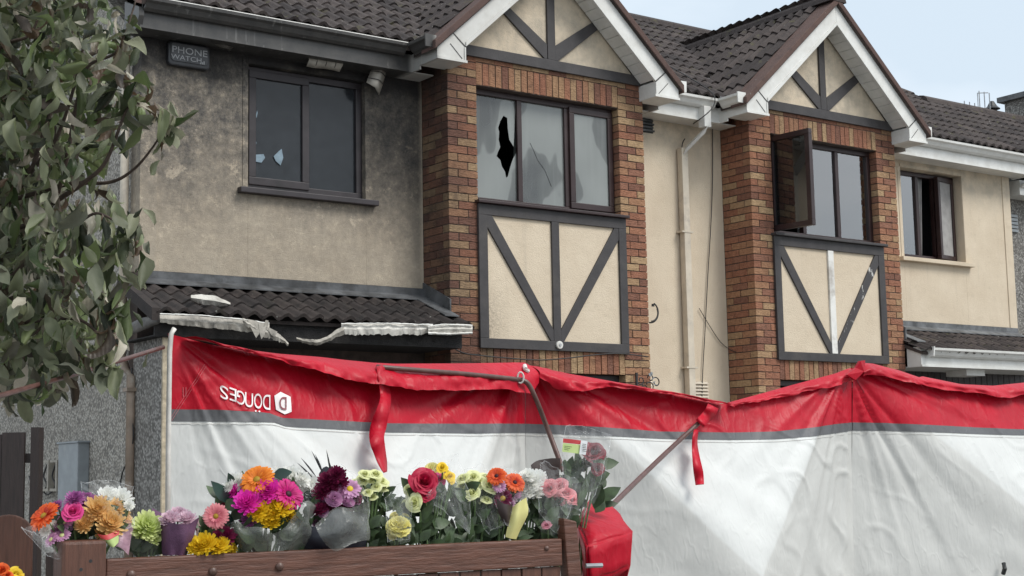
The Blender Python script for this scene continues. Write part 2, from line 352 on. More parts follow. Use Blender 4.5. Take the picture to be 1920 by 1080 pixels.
for n_, c_, c2_ in (('orange', (.85, .20, .015), (.88, .30, .03)), ('orangered', (.72, .035, .015), (.82, .15, .025)), ('magenta', (.84, .02, .46), (.88, .06, .56)), ('fuchsia', (.60, .006, .19), (.68, .012, .24)),
                    ('yellow', (.92, .62, .015), (.93, .68, .04)), ('lemon', (.82, .74, .16), (.84, .78, .30)), ('white', (.93, .93, .86), (.95, .95, .91)), ('apricot', (.86, .50, .14), (.90, .62, .28)),
                    ('mauve', (.38, .09, .32), (.50, .17, .42)), ('lilac', (.55, .25, .47), (.66, .36, .56)), ('pink', (.74, .23, .35), (.78, .34, .42)), ('rosepink', (.72, .035, .22), (.76, .07, .30)),
                    ('red', (.45, .004, .035), (.52, .008, .055)), ('darkred', (.17, .004, .016), (.23, .008, .024)), ('burgundy', (.14, .006, .045), (.19, .012, .06)), ('green', (.58, .70, .16), (.78, .84, .42)),
                    ('palegreen', (.72, .76, .30), (.84, .86, .50)), ('palepink', (.76, .52, .62), (.80, .62, .70)), ('salmon', (.80, .17, .24), (.82, .32, .34)), ('center', (.55, .36, .03), None), ('darkcenter', (.06, .01, .02), None)):
    M[n_] = mat_petal('petal_'+n_, c_, c2_, .08 if n_ == 'white' else .25)

# ------------------------------------------------------------------ mesh helpers
class MB:
    def __init__(s): s.v = []; s.f = []
    def add(s, vs, fs):
        o = len(s.v); s.v += [tuple(v) for v in vs]; s.f += [tuple(i+o for i in f) for f in fs]; return s
    def box(s, x0, x1, y0, y1, z0, z1):
        x0, x1 = min(x0, x1), max(x0, x1); y0, y1 = min(y0, y1), max(y0, y1); z0, z1 = min(z0, z1), max(z0, z1)
        return s.add([(x, y, z) for z in (z0, z1) for y in (y0, y1) for x in (x0, x1)],
                     [(0, 2, 3, 1), (4, 5, 7, 6), (0, 1, 5, 4), (2, 6, 7, 3), (0, 4, 6, 2), (1, 3, 7, 5)])
    def prism(s, pts, a0, a1, axis='Y'):      # polygon extruded along an axis
        n = len(pts); f = {'Y': lambda p, a: (p[0], a, p[1]), 'X': lambda p, a: (a, p[0], p[1]), 'Z': lambda p, a: (p[0], p[1], a)}[axis]
        return s.add([f(p, a0) for p in pts]+[f(p, a1) for p in pts],
                     [tuple(range(n)), tuple(range(2*n-1, n-1, -1))]+[(i, i+n, (i+1) % n+n, (i+1) % n) for i in range(n)])
    def obox(s, p0, p1, wdt, dep, nrm):       # bar from p0 to p1, width across, depth along nrm (front face on the line)
        p0, p1, nrm = Vector(p0), Vector(p1), Vector(nrm).normalized(); d = (p1-p0).normalized(); sd_ = d.cross(nrm).normalized()*wdt/2
        vs = [p+a*sd_+b*nrm*dep for p in (p0, p1) for a in (-1, 1) for b in (0, -1)]
        return s.add(vs, [(0, 1, 3, 2), (4, 6, 7, 5), (0, 4, 5, 1), (2, 3, 7, 6), (0, 2, 6, 4), (1, 5, 7, 3)])
    def tube(s, pts, r, n=8, r1=None):
        pts = [Vector(p) for p in pts]; m = len(pts); vs = []; fs = []; ref = Vector((.31, .52, .79))
        for i, p in enumerate(pts):
            d = (pts[min(i+1, m-1)]-pts[max(i-1, 0)]).normalized(); a = d.cross(ref).normalized(); b = d.cross(a)
            rr = r if r1 is None else r+(r1-r)*i/(m-1)
            vs += [p+(a*cos(2*pi*k/n)+b*sin(2*pi*k/n))*rr for k in range(n)]
        for i in range(m-1): fs += [(i*n+k, i*n+(k+1) % n, (i+1)*n+(k+1) % n, (i+1)*n+k) for k in range(n)]
        fs += [tuple(range(n-1, -1, -1)), tuple((m-1)*n+k for k in range(n))]
        return s.add(vs, fs)
    def grid(s, rows):
        R, C_ = len(rows), len(rows[0])
        return s.add([p for r in rows for p in r], [(i*C_+j, i*C_+j+1, (i+1)*C_+j+1, (i+1)*C_+j) for i in range(R-1) for j in range(C_-1)])
    def mesh(s, name, smooth=False, fix=True, bevel=0., thick=0.):
        me = bpy.data.meshes.new(name); me.from_pydata(s.v, [], s.f)
        if fix or bevel or thick:
            b = bmesh.new(); b.from_mesh(me)
            if thick: bmesh.ops.solidify(b, geom=b.faces[:], thickness=thick)
            bmesh.ops.recalc_face_normals(b, faces=b.faces[:])
            if bevel: bmesh.ops.bevel(b, geom=[e for e in b.edges if len(e.link_faces) == 2 and e.calc_face_angle(0) > .5], offset=bevel, segments=2, affect='EDGES', profile=.6)
            b.to_mesh(me); b.free()
        if smooth: me.polygons.foreach_set('use_smooth', [True]*len(me.polygons))
        me.update(); return me

WLOC = {}                                     # world origin of every empty, parts are modelled in world space
def obj(name, me, mat, parent=None, **props):
    if isinstance(me, MB): me = me.mesh(name)
    if mat and not me.materials: me.materials.append(M[mat] if isinstance(mat, str) else mat)
    o = bpy.data.objects.new(name, me); COL.objects.link(o)
    if parent is not None:
        o.parent = parent
        if parent.name in WLOC: o.matrix_parent_inverse = Matrix.Translation(-WLOC[parent.name])
    for k_, v_ in props.items(): o[k_] = v_
    return o
def thing(name, loc, label, cat, group=None):
    o = bpy.data.objects.new(name, None); COL.objects.link(o); o.location = loc; o.empty_display_size = .1
    WLOC[o.name] = Vector(loc); o['label'] = label; o['category'] = cat
    if group: o['group'] = group
    return o
def tag(o, label, cat, group=None):
    o['label'] = label; o['category'] = cat
    if group: o['group'] = group
    return o
def inst(name, me, parent, mat4):
    o = bpy.data.objects.new(name, me); COL.objects.link(o); o.parent = parent; o.matrix_basis = mat4
    if parent.name in WLOC: o.matrix_parent_inverse = Matrix.Translation(-WLOC[parent.name])
    return o
def text_mesh(body, size):
    cu = bpy.data.curves.new('t', 'FONT'); cu.body = body; cu.size = size; cu.align_x = 'CENTER'; cu.align_y = 'CENTER'; cu.resolution_u = 6
    o = bpy.data.objects.new('t', cu); COL.objects.link(o); bpy.context.view_layer.update()
    me = bpy.data.meshes.new_from_object(o.evaluated_get(bpy.context.evaluated_depsgraph_get()))
    vs = [v.co.copy() for v in me.vertices]; fs = [tuple(p.vertices) for p in me.polygons]
    bpy.data.objects.remove(o); bpy.data.meshes.remove(me); return vs, fs
def interp(tab, x, c=1):
    if x <= tab[0][0]: return tab[0][c]
    for a, b in zip(tab, tab[1:]):
        if x <= b[0]: t = (x-a[0])/(b[0]-a[0]); return a[c]+(b[c]-a[c])*t
    return tab[-1][c]
def smooth_path(pts, n=6):                    # Catmull-Rom
    P = [Vector(p) for p in pts]; out = []
    for i in range(len(P)-1):
        a, b, c, d = P[max(i-1, 0)], P[i], P[i+1], P[min(i+2, len(P)-1)]
        for k in range(n):
            t = k/n; out.append(.5*((2*b)+(c-a)*t+(2*a-5*b+4*c-d)*t*t+(3*b-3*c+d-a)*t**3))
    return out+[P[-1]]

# ================================================================== SETTING
g = MB().add([(-300, -300, 0), (300, -300, 0), (300, 300, 0), (-300, 300, 0)], [(0, 1, 2, 3)])
obj('ground', g, 'ground', None, kind='structure')

# ================================================================== HOUSES
B, GAP, D, LW = 2.403, 1.524, .445, 2.805
XM = 2*B+GAP                                   # mirror: x -> XM - x
CXB = B/2
TAN, APEX_O, APEX_I = .90, 6.78, 6.54          # gable slope, outer and inner apex heights
RY, RZ, EY, EZ = 2.9, 7.58, -.34, 5.575         # ridge and eaves of the main roof
SL = (RZ-EZ)/(RY-EY)

# shared pieces
def brick_mesh(lx, ly, lz, jit):
    mb = MB(); nx = 4
    vs = []; r = lambda a=jit: random.uniform(-a, a)
    for z in (0, lz):
        for y in (0, ly):
            for i in range(nx): vs.append((lx*i/(nx-1)+(r() if 0 < i < nx-1 else r(.0012)), y+(r() if y == 0 else 0), z+r(.0016)))
    # index: z*2*nx + y*nx + i
    q = lambda z, y, i: z*2*nx+y*nx+i
    fs = []
    for i in range(nx-1):
        fs += [(q(0, 0, i), q(0, 0, i+1), q(1, 0, i+1), q(1, 0, i)), (q(0, 1, i), q(1, 1, i), q(1, 1, i+1), q(0, 1, i+1)),
               (q(1, 0, i), q(1, 0, i+1), q(1, 1, i+1), q(1, 1, i)), (q(0, 0, i), q(0, 1, i), q(0, 1, i+1), q(0, 0, i+1))]
    fs += [(q(0, 0, 0), q(1, 0, 0), q(1, 1, 0), q(0, 1, 0)), (q(0, 0, nx-1), q(0, 1, nx-1), q(1, 1, nx-1), q(1, 0, nx-1))]
    return mb.add(vs, fs).mesh('brick')
BR = {}
for key, (a, b_, c) in {'s': (.215, .1025, .065), 'h': (.1025, .1025, .065), 'sol': (.066, .1025, .212)}.items():
    BR[key] = [brick_mesh(a, b_, c, .0025) for _ in range(5)]
    for me in BR[key]: me.materials.append(M['brick'])

def tile_mesh(wd=.3, ln=.37, amp=.042):
    mb = MB(); n = 12; prof = []
    for i in range(n+1):
        u = i/n; ph = (u*2) % 1.0
        prof.append((u*wd, amp*(max(0., cos((ph-.5)*pi*1.15))**1.3)))
    top0 = [(x, 0, z+.024) for x, z in prof]; top1 = [(x, ln, z) for x, z in prof]; bot = [(x, 0, z-.006) for x, z in prof]
    v = bot+top0+top1; m = n+1
    f = [(i, i+1, m+i+1, m+i) for i in range(n)]+[(m+i, m+i+1, 2*m+i+1, 2*m+i) for i in range(n)]
    me = mb.add(v, f).mesh('tile', fix=False)
    return me
TILE = [tile_mesh()]; TILE[0].materials.append(M['tile'])
TILEB = tile_mesh(); TILEB.materials.append(M['tile_burnt'])
GAUGE = .300
def lay_tiles(parent, O, U, W, nu, nw, keep, me, gauge=GAUGE, off=0.):
    O, U, W = Vector(O), Vector(U).normalized(), Vector(W).normalized(); Nn = U.cross(W).normalized(); c = 0
    for j in range(nw):
        for i in range(nu):
            p = O+U*(i*.3+off)+W*(j*gauge)
            q = p+U*.15+W*.15
            if not keep(q): continue
            r = random.uniform
            mat = Matrix(((U.x, W.x, Nn.x, p.x), (U.y, W.y, Nn.y, p.y), (U.z, W.z, Nn.z, p.z), (0, 0, 0, 1)))
            mat = mat @ Matrix.Translation((r(-.004, .004), r(-.008, .008), r(0, .004))) @ Matrix.Rotation(r(-.008, .008), 4, 'Z')
            inst('tile', me, parent, mat); c += 1
    return c
def zmain(y): return EZ+SL*(y-EY)
def gabz(x, c): return 6.865-TAN*abs(x-c)

def casement(parent, name, W_, H_, hinge, ang, side, fm, gm, z0, bar=.055, dep=.06):
    """sash hinged on a vertical edge; hinge point (x,y), side=+1 extends to +x when closed, ang swings outwards (-Y)"""
    ux = Vector((cos(ang)*side, -sin(ang), 0)); nr = Vector((-sin(ang)*side, -cos(ang), 0)) if side > 0 else Vector((sin(ang), -cos(ang), 0))
    h = Vector((hinge[0], hinge[1], z0))
    def bar_(a0, a1, b0, b1, f=0.):
        vs = [h+ux*a+Vector((0, 0, b))+nr*d for d in (f, f-dep) for b in (b0, b1) for a in (a0, a1)]
        return vs, [(0, 2, 3, 1), (4, 5, 7, 6), (0, 1, 5, 4), (2, 6, 7, 3), (0, 4, 6, 2), (1, 3, 7, 5)]
    mb = MB()
    for r in ((0, W_, 0, bar), (0, W_, H_-bar, H_), (0, bar, bar, H_-bar), (W_-bar, W_, bar, H_-bar)): mb.add(*bar_(*r))
    s = obj('sash', mb.mesh('sash', bevel=.006), fm, parent)
    g_ = [h+ux*a+Vector((0, 0, b))+nr*(-.025) for a, b in ((bar*.9, bar*.9), (W_-bar*.9, bar*.9), (W_-bar*.9, H_-bar*.9), (bar*.9, H_-bar*.9))]
    p = obj('pane', MB().add(g_, [(0, 1, 2, 3)]).mesh('pane', thick=.006), gm, parent)
    return s, p

def rect_frame(x0, x1, z0, z1, yf, bar, dep, mulls=()):
    mb = MB()
    mb.box(x0, x1, yf, yf+dep, z0, z0+bar); mb.box(x0, x1, yf, yf+dep, z1-bar, z1)
    mb.box(x0, x0+bar, yf+.001, yf+dep, z0+bar, z1-bar); mb.box(x1-bar, x1, yf+.001, yf+dep, z0+bar, z1-bar)
    for m_ in mulls: mb.box(m_-bar/2, m_+bar/2, yf+.002, yf+dep, z0+bar, z1-bar)
    return mb.mesh('frame', bevel=.006)

def room(parent, x0, x1, y0, z0, z1, mat='dark', dep=1.6):
    mb = MB(); y1 = y0+dep; e = .25
    v = [(x0-e, y0, z0-e), (x1+e, y0, z0-e), (x1+e, y0, z1+e*.2), (x0-e, y0, z1+e*.2)]
    mb.add(v+[(a, y1, c) for a, b, c in v], [(4, 5, 6, 7), (0, 1, 5, 4), (1, 2, 6, 5), (2, 3, 7, 6), (3, 0, 4, 7)])
    obj('room', mb.mesh('room', fix=False), mat, parent)

def build_house(mir, label):
    X = (lambda x: XM-x) if mir else (lambda x: x)
    h = thing('house', (X(CXB), -D, 0), label, 'house', 'pair of semi-detached houses')
    burnt = not mir
    # --- brick bay
    core = MB()
    e = .007
    for a, b in ((0, .3275), (B-.3275, B)): core.box(X(a+e), X(b-e), -D+e, .1, 0, 5.50)
    core.box(X(.3275), X(B-.3275), -D+e, -.20, 5.232, 5.50); core.box(X(.3275), X(B-.3275), -D+.02, -.20, 2.53, 4.09)
    core.box(X(.3275), X(B-.3275), -D+.02, -.20, 0, 1.0)
    bay = obj('bay_wall', core, 'mortar', h)
    L = []                                       # (z, kind, x0, y0, z0, rot, visible rank)
    r = random.uniform
    def put(kind, x0, x1, y0, z, rotz=0, seen=True): L.append((seen, z, kind, x0, x1, y0, rotz))
    Zr = [4.102+k*.075 for k in range(-52, 19)]
    for k_, z in enumerate(Zr):
        if z+.065 > 5.53: break
        top = z > 5.225
        even = k_ % 2 == 0
        leftvis = True
        for side in (0, 1):                      # 0: bay side seen first in world -X order, 1: the other
            xe = lambda a: a if side == 0 else B-a
            vis = True
            if even:
                put('s', xe(0), xe(.215), -D, z); put('h', xe(.225), xe(.3275), -D, z)
                put('s', xe(.0), xe(.1025), -D+.1125, z, 1, (side == 0) != mir); put('h', xe(0), xe(.1025), -D+.3375, z, 1, (side == 0) != mir)
            else:
                put('s', xe(0), xe(.1025), -D, z, 1); put('s', xe(0), xe(.1025), -D+.225, z, 1, (side == 0) != mir)
                put('s', xe(.1125), xe(.3275), -D, z)
    nS = 23; pit = (B-.655)/nS
    for zz in (5.240, 2.522):
        for i in range(nS): put('sol', .3275+i*pit+.004, .3275+i*pit+.070, -D, zz)
    for i in range(8): put('s', .3275+i*.2185, .3275+i*.2185+.215, -D, 5.462)
    if mir: L = [(s_, z, k_, X(x1), X(x0), y0, rz) for s_, z, k_, x0, x1, y0, rz in L]
    vis = sorted([b for b in L if b[0] and b[1] > 1.9], key=lambda b: -b[1])
    shown, rest = vis[:300], vis[300:]+[b for b in L if not (b[0] and b[1] > 1.9)]
    def bmat(b):
        _, z, kind, x0, x1, y0, rz = b; x0, x1 = min(x0, x1), max(x0, x1)
        if rz:
            # brick lies along Y; its outer long face looks along -X (or +X on the far side)
            if (x0 < CXB) != mir if not mir else (x0 < X(CXB)):
                mt = Matrix.Translation((x0, y0+(.215 if kind == 's' else .1025), z)) @ Matrix.Rotation(-pi/2, 4, 'Z')
            else:
                mt = Matrix.Translation((x1, y0, z)) @ Matrix.Rotation(pi/2, 4, 'Z')
        else: mt = Matrix.Translation((x0, y0, z))
        return mt @ Matrix.Translation((r(-.001, .001), r(-.002, .002), r(-.001, .001)))
    for b in shown: inst('brick', random.choice(BR[b[2]]), bay, bmat(b))
    mb = MB()
    for b in rest:
        me = random.choice(BR[b[2]]); mt = bmat(b)
        mb.add([mt @ v.co for v in me.vertices], [tuple(p.vertices) for p in me.polygons])
    obj('brick_courses', mb.mesh('brick_courses', fix=False), 'brick', bay, kind='stuff')
    # --- cream panel with timbers under the window
    obj('render_panel', MB().box(X(.35), X(B-.32), -D-.008, -D+.02, 2.76, 4.06), 'render', h)
    yf = -D-.032
    def timber(poly, mat='timber', front=yf, back=-D-.002):
        return obj('timber', MB().prism([(X(a), b) for a, b in poly], front, back).mesh('timber', bevel=.004), mat, h)
    x0, x1, z0, z1 = .312, 2.112, 2.731, 4.090
    timber([(x0, z1-.105), (x1, z1-.105), (x1, z1), (x0, z1)]); timber([(x0, z0), (x1, z0), (x1, z0+.092), (x0, z0+.092)])
    timber([(x0, z0+.0925), (x0+.10, z0+.0925), (x0+.10, z1-.1055), (x0, z1-.1055)]); timber([(x1-.095, z0+.0925), (x1, z0+.0925), (x1, z1-.1055), (x1-.095, z1-.1055)])
    cxp = 1.216
    timber([(cxp-.045, z0+.0925), (cxp+.045, z0+.0925), (cxp+.045, z1-.1055), (cxp-.045, z1-.1055)], 'timber_white' if mir else 'timber', yf+.002)
    for s in (-1, 1):
        xa = x0+.101 if s < 0 else x1-.096; xb = cxp+s*.0455
        timber([(xa, z1-.106), (xa-s*.055, z1-.106), (xb, z0+.20), (xb, z0+.093), (xb+s*.035, z0+.093), (xa, z1-.22)], 'timber_peel' if (mir and s < 0) else 'timber', yf+.004)
    # --- gable triangle
    zb0, zb1 = 5.497, 5.602
    obj('gable_panel', MB().prism([(X(.03), 5.5), (X(B-.03), 5.5), (X(CXB), APEX_I+.11)], -D-.008, -D+.1), 'render', h)
    timber([(.045, zb0), (B-.045, zb0), (B-.06, zb1), (.06, zb1)])
    timber([(cxp-.045, zb1+.0005), (cxp+.05, zb1+.0005), (cxp+.05, APEX_I+.03), (cxp-.045, APEX_I+.03)])
    for s in (-1, 1):
        timber([(cxp+s*.051, zb1+.001), (cxp+s*.085, zb1+.001), (cxp+s*.62, 6.02), (cxp+s*.555, 6.085), (cxp+s*.051, zb1+.15)], 'timber', yf+.003)
    # --- bargeboards with boxed ends, soffit boards and trims
    yb = -.70
    for s in (-1, 1):
        c = CXB
        P = lambda d, z: (X(c+s*d), z)
        zo = lambda d: APEX_O-TAN*d; zi = lambda d: APEX_I-TAN*d
        obj('bargeboard', MB().prism([P(.001, APEX_O), P(.001, APEX_I), P(1.16, zi(1.16)), P(1.30, zo(1.30))], yb, yb+.02).mesh('bargeboard', bevel=.003), 'pvc', h)
        obj('eaves_box', MB().prism([P(1.163, zi(1.16)-.003), P(1.163, 5.34), P(1.476, 5.34), P(1.476, zo(1.476)), P(1.303, zo(1.30)-.003)], yb-.002, -.40).mesh('eaves_box', bevel=.003), 'pvc', h)
        obj('trim', MB().prism([P(.0, APEX_I), P(.0, APEX_I+.045), P(1.16, zi(1.16)+.045), P(1.16, zi(1.16))], yb-.012, yb-.001), 'pvc', h)
        obj('trim', MB().prism([P(1.15, 5.338), P(1.15, 5.362), P(1.482, 5.362), P(1.482, 5.338)], yb-.014, yb-.003), 'pvc', h)
        obj('trim', MB().prism([P(1.163, 5.363), P(1.163, zi(1.16)-.01), P(1.178, zi(1.16)-.01), P(1.178, 5.363)], yb-.011, yb-.003), 'pvc', h)
        obj('joint_cover', MB().prism([P(1.16, zi(1.16)), P(1.30, zo(1.30)), P(1.306, zo(1.306)), P(1.168, zi(1.168))], yb-.006, yb-.0025), 'timber', h)
        obj('joint_cover', MB().prism([P(1.20, 5.375), P(1.33, 5.50), P(1.334, 5.496), P(1.204, 5.371)], yb-.006, yb-.0025), 'timber', h)
        n = 13
        for i in range(n):                        # sloping soffit boards
            d0, d1 = 1.158*i/n+.004, 1.158*(i+1)/n-.004
            obj('soffit_board', MB().prism([P(d0, zi(d0)+.012), P(d1, zi(d1)+.012), P(d1, zi(d1)+.026), P(d0, zi(d0)+.026)], yb+.021, -D-.034), 'pvc', h)
        # verge strip of tile concrete on top of the bargeboard
        obj('verge', MB().prism([P(0, APEX_O+.085), P(0, APEX_O+.002), P(1.52, zo(1.52)+.002), P(1.52, zo(1.52)+.085)], yb-.045, yb+.20).mesh('verge', bevel=.008), 'verge', h)
    # --- roof
    xs0, xs1 = -2.98, XM/2                        # main roof spans the house up to the party line
    deck = MB(); dz = -.03
    deck.prism([(EY, EZ+dz), (RY, RZ+dz), (RY+4.0, RZ+dz-SL*4.0), (RY+4.0, RZ+dz-SL*4.0-.1), (RY, RZ+dz-.1), (EY, EZ+dz-.06)], X(xs0), X(xs1), 'X')
    yv = lambda z: EY+(z-EZ)/SL
    rf = obj('roof', deck, 'tile', h)
    gz = 6.865
    gab = MB()
    for s in (-1, 1):
        xo = CXB+s*1.50; zo_ = gabz(xo, CXB)
        gab.add([(X(CXB), yb-.03, gz-.035), (X(CXB), yv(gz)+.1, gz-.035), (X(xo), yv(zo_)+.1, zo_-.035), (X(xo), yb-.03, zo_-.035),
                 (X(CXB), yb-.03, gz-.09), (X(CXB), yv(gz)+.1, gz-.09), (X(xo), yv(zo_)+.1, zo_-.09), (X(xo), yb-.03, zo_-.09)],
                [(0, 1, 2, 3), (7, 6, 5, 4), (0, 3, 7, 4), (1, 5, 6, 2), (2, 6, 7, 3), (0, 4, 5, 1)])
    gr = obj('gable_roof', gab, 'tile', h)
    W1 = Vector((0, RY-EY, RZ-EZ)).normalized()
    def keep_main(q):
        if q.x < min(X(xs0), X(xs1))-.02 or q.x > max(X(xs0), X(xs1))+.02 or q.y > RY: return False
        return gabz(q.x, X(CXB)) < q.z+.10
    nu = int((xs1-xs0)/.3)+1
    lay_tiles(rf, (min(X(xs0), X(xs1)), EY-.015, EZ-.03), (1, 0, 0), W1, nu, 13, keep_main, TILE[0])
    for s in (-1, 1):
        sx = s if not mir else -s                 # world direction from ridge to this eaves
        xc = X(CXB); xo = xc+sx*1.50
        Wd = Vector((-sx, 0, TAN)).normalized(); O = Vector((xo+sx*.02, 0, gabz(xo, xc)-.03))
        yfr, ybk = yb+.19, yb+.19+9*.3
        if sx < 0: O.y, U_ = ybk, Vector((0, -1, 0))
        else: O.y, U_ = yfr, Vector((0, 1, 0))
        lay_tiles(gr, O, U_, Wd, 9, 7, lambda q: zmain(q.y) < q.z+.13 and abs(q.x-xc) > .03, TILE[0])
    rid = MB()
    yy = yb-.05
    while yy < yv(gz)-.05:
        a = [(X(CXB)+.13*cos(t), gz-.06+.115*sin(t)) for t in [pi*k/6 for k in range(7)]]
        rid.prism(a, yy, yy+.44); yy += .445
    obj('ridge_tile', rid, 'tile', gr)
    rid = MB(); xx = min(X(xs0), X(xs1))
    while xx < max(X(xs0), X(xs1))-.1:
        rid.prism([(RY+.14*cos(t), RZ-.05+.115*sin(t)) for t in [pi*k/6 for k in range(7)]], xx, xx+.44, 'X'); xx += .445
    obj('ridge_tile', rid, 'tile', rf)
    obj('valley', MB().obox((X(CXB-1.50), EY-.1, zmain(EY-.1)+.02), (X(CXB), yv(gz), gz+.0), .16, .02, (0, -.4, .9)), 'lead', rf)
    obj('valley', MB().obox((X(CXB+1.50), EY-.1, zmain(EY-.1)+.02), (X(CXB), yv(gz), gz+.0), .16, .02, (0, -.4, .9)), 'lead', rf)
    if not mir: obj('verge', MB().prism([(EY-.04, EZ+.04), (RY, RZ+.05), (RY, RZ-.10), (EY-.04, EZ-.10)], X(xs0-.03), X(xs0+.02), 'X'), 'verge', rf)
    # --- main eaves: soffit, fascia, gutter
    ogee = lambda y0, z0: [(y0, z0), (y0-.035, z0-.002), (y0-.062, z0+.018), (y0-.085, z0+.055), (y0-.112, z0+.072), (y0-.116, z0+.098), (y0-.106, z0+.098), (y0-.100, z0+.082), (y0-.078, z0+.066), (y0-.05, z0+.03), (y0-.01, z0+.02), (y0, z0+.10)]
    xa, xb = -2.93, CXB-1.476
    obj('soffit', MB().box(X(xa), X(xb+.25), -.249, .02, 5.312, 5.322), 'pvc', h)
    obj('fascia', MB().box(X(xa), X(xb), -.268, -.25, 5.306, 5.475).box(X(xa), X(xb-.0), -.276, -.2685, 5.306, 5.328), 'pvc', h)
    obj('gutter', MB().prism(ogee(-.27, 5.445), X(xa+.02), X(xb-.11), 'X'), 'pvc', h)
    if burnt: obj('lip_glint', MB().tube([(X(xa+.02), -.381, 5.546), (X(xb-.11), -.381, 5.546)], .006, 6), 'timber_white', h)  # white strip paints the bright reflection along the sooty lip
    # run along the bay side, both sides
    for s in (-1, 1):
        xe = CXB+s*1.476
        obj('fascia', MB().box(X(xe), X(xe-s*.018), -.40, -.10, 5.306, 5.475), 'pvc', h)
        obj('gutter', MB().prism([(X(xe-s*-(.27+a)), b) for a, b in ogee(-.27, 5.445)] if False else [(X(xe+s*(-.27-a)), b) for a, b in ogee(-.27, 5.445)], -.68, -.375), 'pvc', h)
        obj('gutter_end', MB().prism([(X(xe+s*.001), 5.44), (X(xe+s*.118), 5.44), (X(xe+s*.122), 5.555), (X(xe+s*.001), 5.555)], -.695, -.681), 'pvc', h)
    xr0 = CXB+1.476
    obj('soffit', MB().box(X(B-.05), X(XM/2), -.249, .02, 5.312, 5.322), 'pvc', h)
    obj('fascia', MB().box(X(xr0), X(XM/2), -.268, -.25, 5.306, 5.475).box(X(xr0), X(XM/2), -.276, -.2685, 5.306, 5.328), 'pvc', h)
    obj('gutter', MB().prism(ogee(-.27, 5.445), X(xr0+.11), X(XM/2), 'X'), 'pvc', h)
    obj('box_end', MB().prism([(.02, 5.30), (-.255, 5.30), (-.30, 5.40), (-.30, 5.47), (.02, 5.60)], X(xa-.02), X(xa+.025), 'X'), 'pvc', h)
    # --- rendered front wall with window opening
    wx0, wx1, wz0, wz1 = -1.815, -.625, 4.112, 5.225
    T = .26 if mir else .2
    wl = MB()
    wl.box(X(-LW), X(wx0), 0, T, 3.315, 5.32); wl.box(X(wx1), X(.0), 0, .2, 3.315, 5.32)
    wl.box(X(wx0), X(wx1), .0, .2, 3.315, wz0); wl.box(X(wx0), X(wx1), 0, .2, wz1, 5.32)
    wl.box(X(-LW-.004), X(-2.655), -.012, .1, 3.305, 5.31)          # raised band at the corner
    wl.box(X(wx0-.055), X(wx0-.003), -.008, .1, wz0+.002, wz1+.05); wl.box(X(wx0-.0025), X(wx1), -.009, .1, wz1+.003, wz1+.051)
    obj('wall', wl.mesh('wall', bevel=.003), 'render', h)
    obj('wall', MB().box(X(B), X(XM/2), 0, .2, 0, 5.32), 'render', h)
    gf = obj('wall', MB().box(X(-LW), X(0), .02, .2, 0, 3.314), 'mortar', h)
    obj('wall', MB().box(X(-LW), X(-LW+.2), .201, 7.2, 0, 5.4).prism([(.2, 5.4), (7.2, 5.4), (RY, RZ-.15)], X(-LW), X(-LW+.2), 'X').box(X(-LW+.2), X(XM/2), 7.0, 7.2, 0, 5.4), 'pebble', h)
    obj('sill', MB().prism([(X(wx0-.10), wz0-.012), (X(wx1+.10), wz0-.012), (X(wx1+.10), wz0-.062), (X(wx0-.10), wz0-.062)], -.075, .12).mesh('sill', bevel=.006), 'frame_burnt' if burnt else 'render', h)
    room(h, min(X(wx0), X(wx1)), max(X(wx0), X(wx1)), .26 if mir else .2, wz0, wz1, 'dark' if burnt else 'wall_in')
    # --- ground floor openings of the bay
    room(h, min(X(.35), X(B-.35)), max(X(.35), X(B-.35)), -.20, 1.1, 2.4, 'dark', .25)
    obj('ground_window', rect_frame(min(X(.33), X(B-.33)), max(X(.33), X(B-.33)), 1.02, 2.518, -.345, .06, .06, [X(.9), X(1.5)]), 'frame_burnt' if burnt else 'frame', h)
    return h, X, ogee, gf

H1, X1, ogee, GF1 = build_house(False, 'fire-blackened house with soot-stained upper wall and smashed bay window')
H2, X2f, _, GF2 = build_house(True, 'clean cream house with open brown casement window in its brick bay')

# ---- windows of the burnt house
def window(house, name, label=None):
    e = bpy.data.objects.new(name, None); COL.objects.link(e); e.parent = house; e.matrix_parent_inverse = Matrix.Translation(-WLOC[house.name])
    e.empty_display_size = .1; WLOC[e.name] = Vector((0, 0, 0))
    if label: e['label'] = label
    return e
# sooty window of the flat wall
w1 = window(H1, 'window', 'blackened window with broken left pane')
obj('frame', rect_frame(-1.812, -.628, 4.115, 5.222, .06, .06, .07, [-1.215]), 'frame_burnt', w1)
casement(w1, 'sash', .60, 1.04, (-1.785, .045), 0, 1, 'frame_burnt', 'glass_soot', 4.15, .07)
obj('pane', MB().box(-1.19, -.68, .092, .098, 4.17, 5.17), 'glass_soot', w1)
for pts in ([(472, 286), (478, 290), (494, 289), (497, 296), (490, 305), (478, 303)], [(513, 293), (522, 284), (528, 279), (531, 296), (526, 310), (517, 302)], [(473, 278), (479, 263), (481, 268), (476, 278)], [(479, 218), (482, 207), (483, 212), (481, 221)]):
    obj('glass_shard', MB().prism([(onY(a, b, .06).x, onY(a, b, .06).z) for a, b in pts], .058, .062), 'shard', w1)

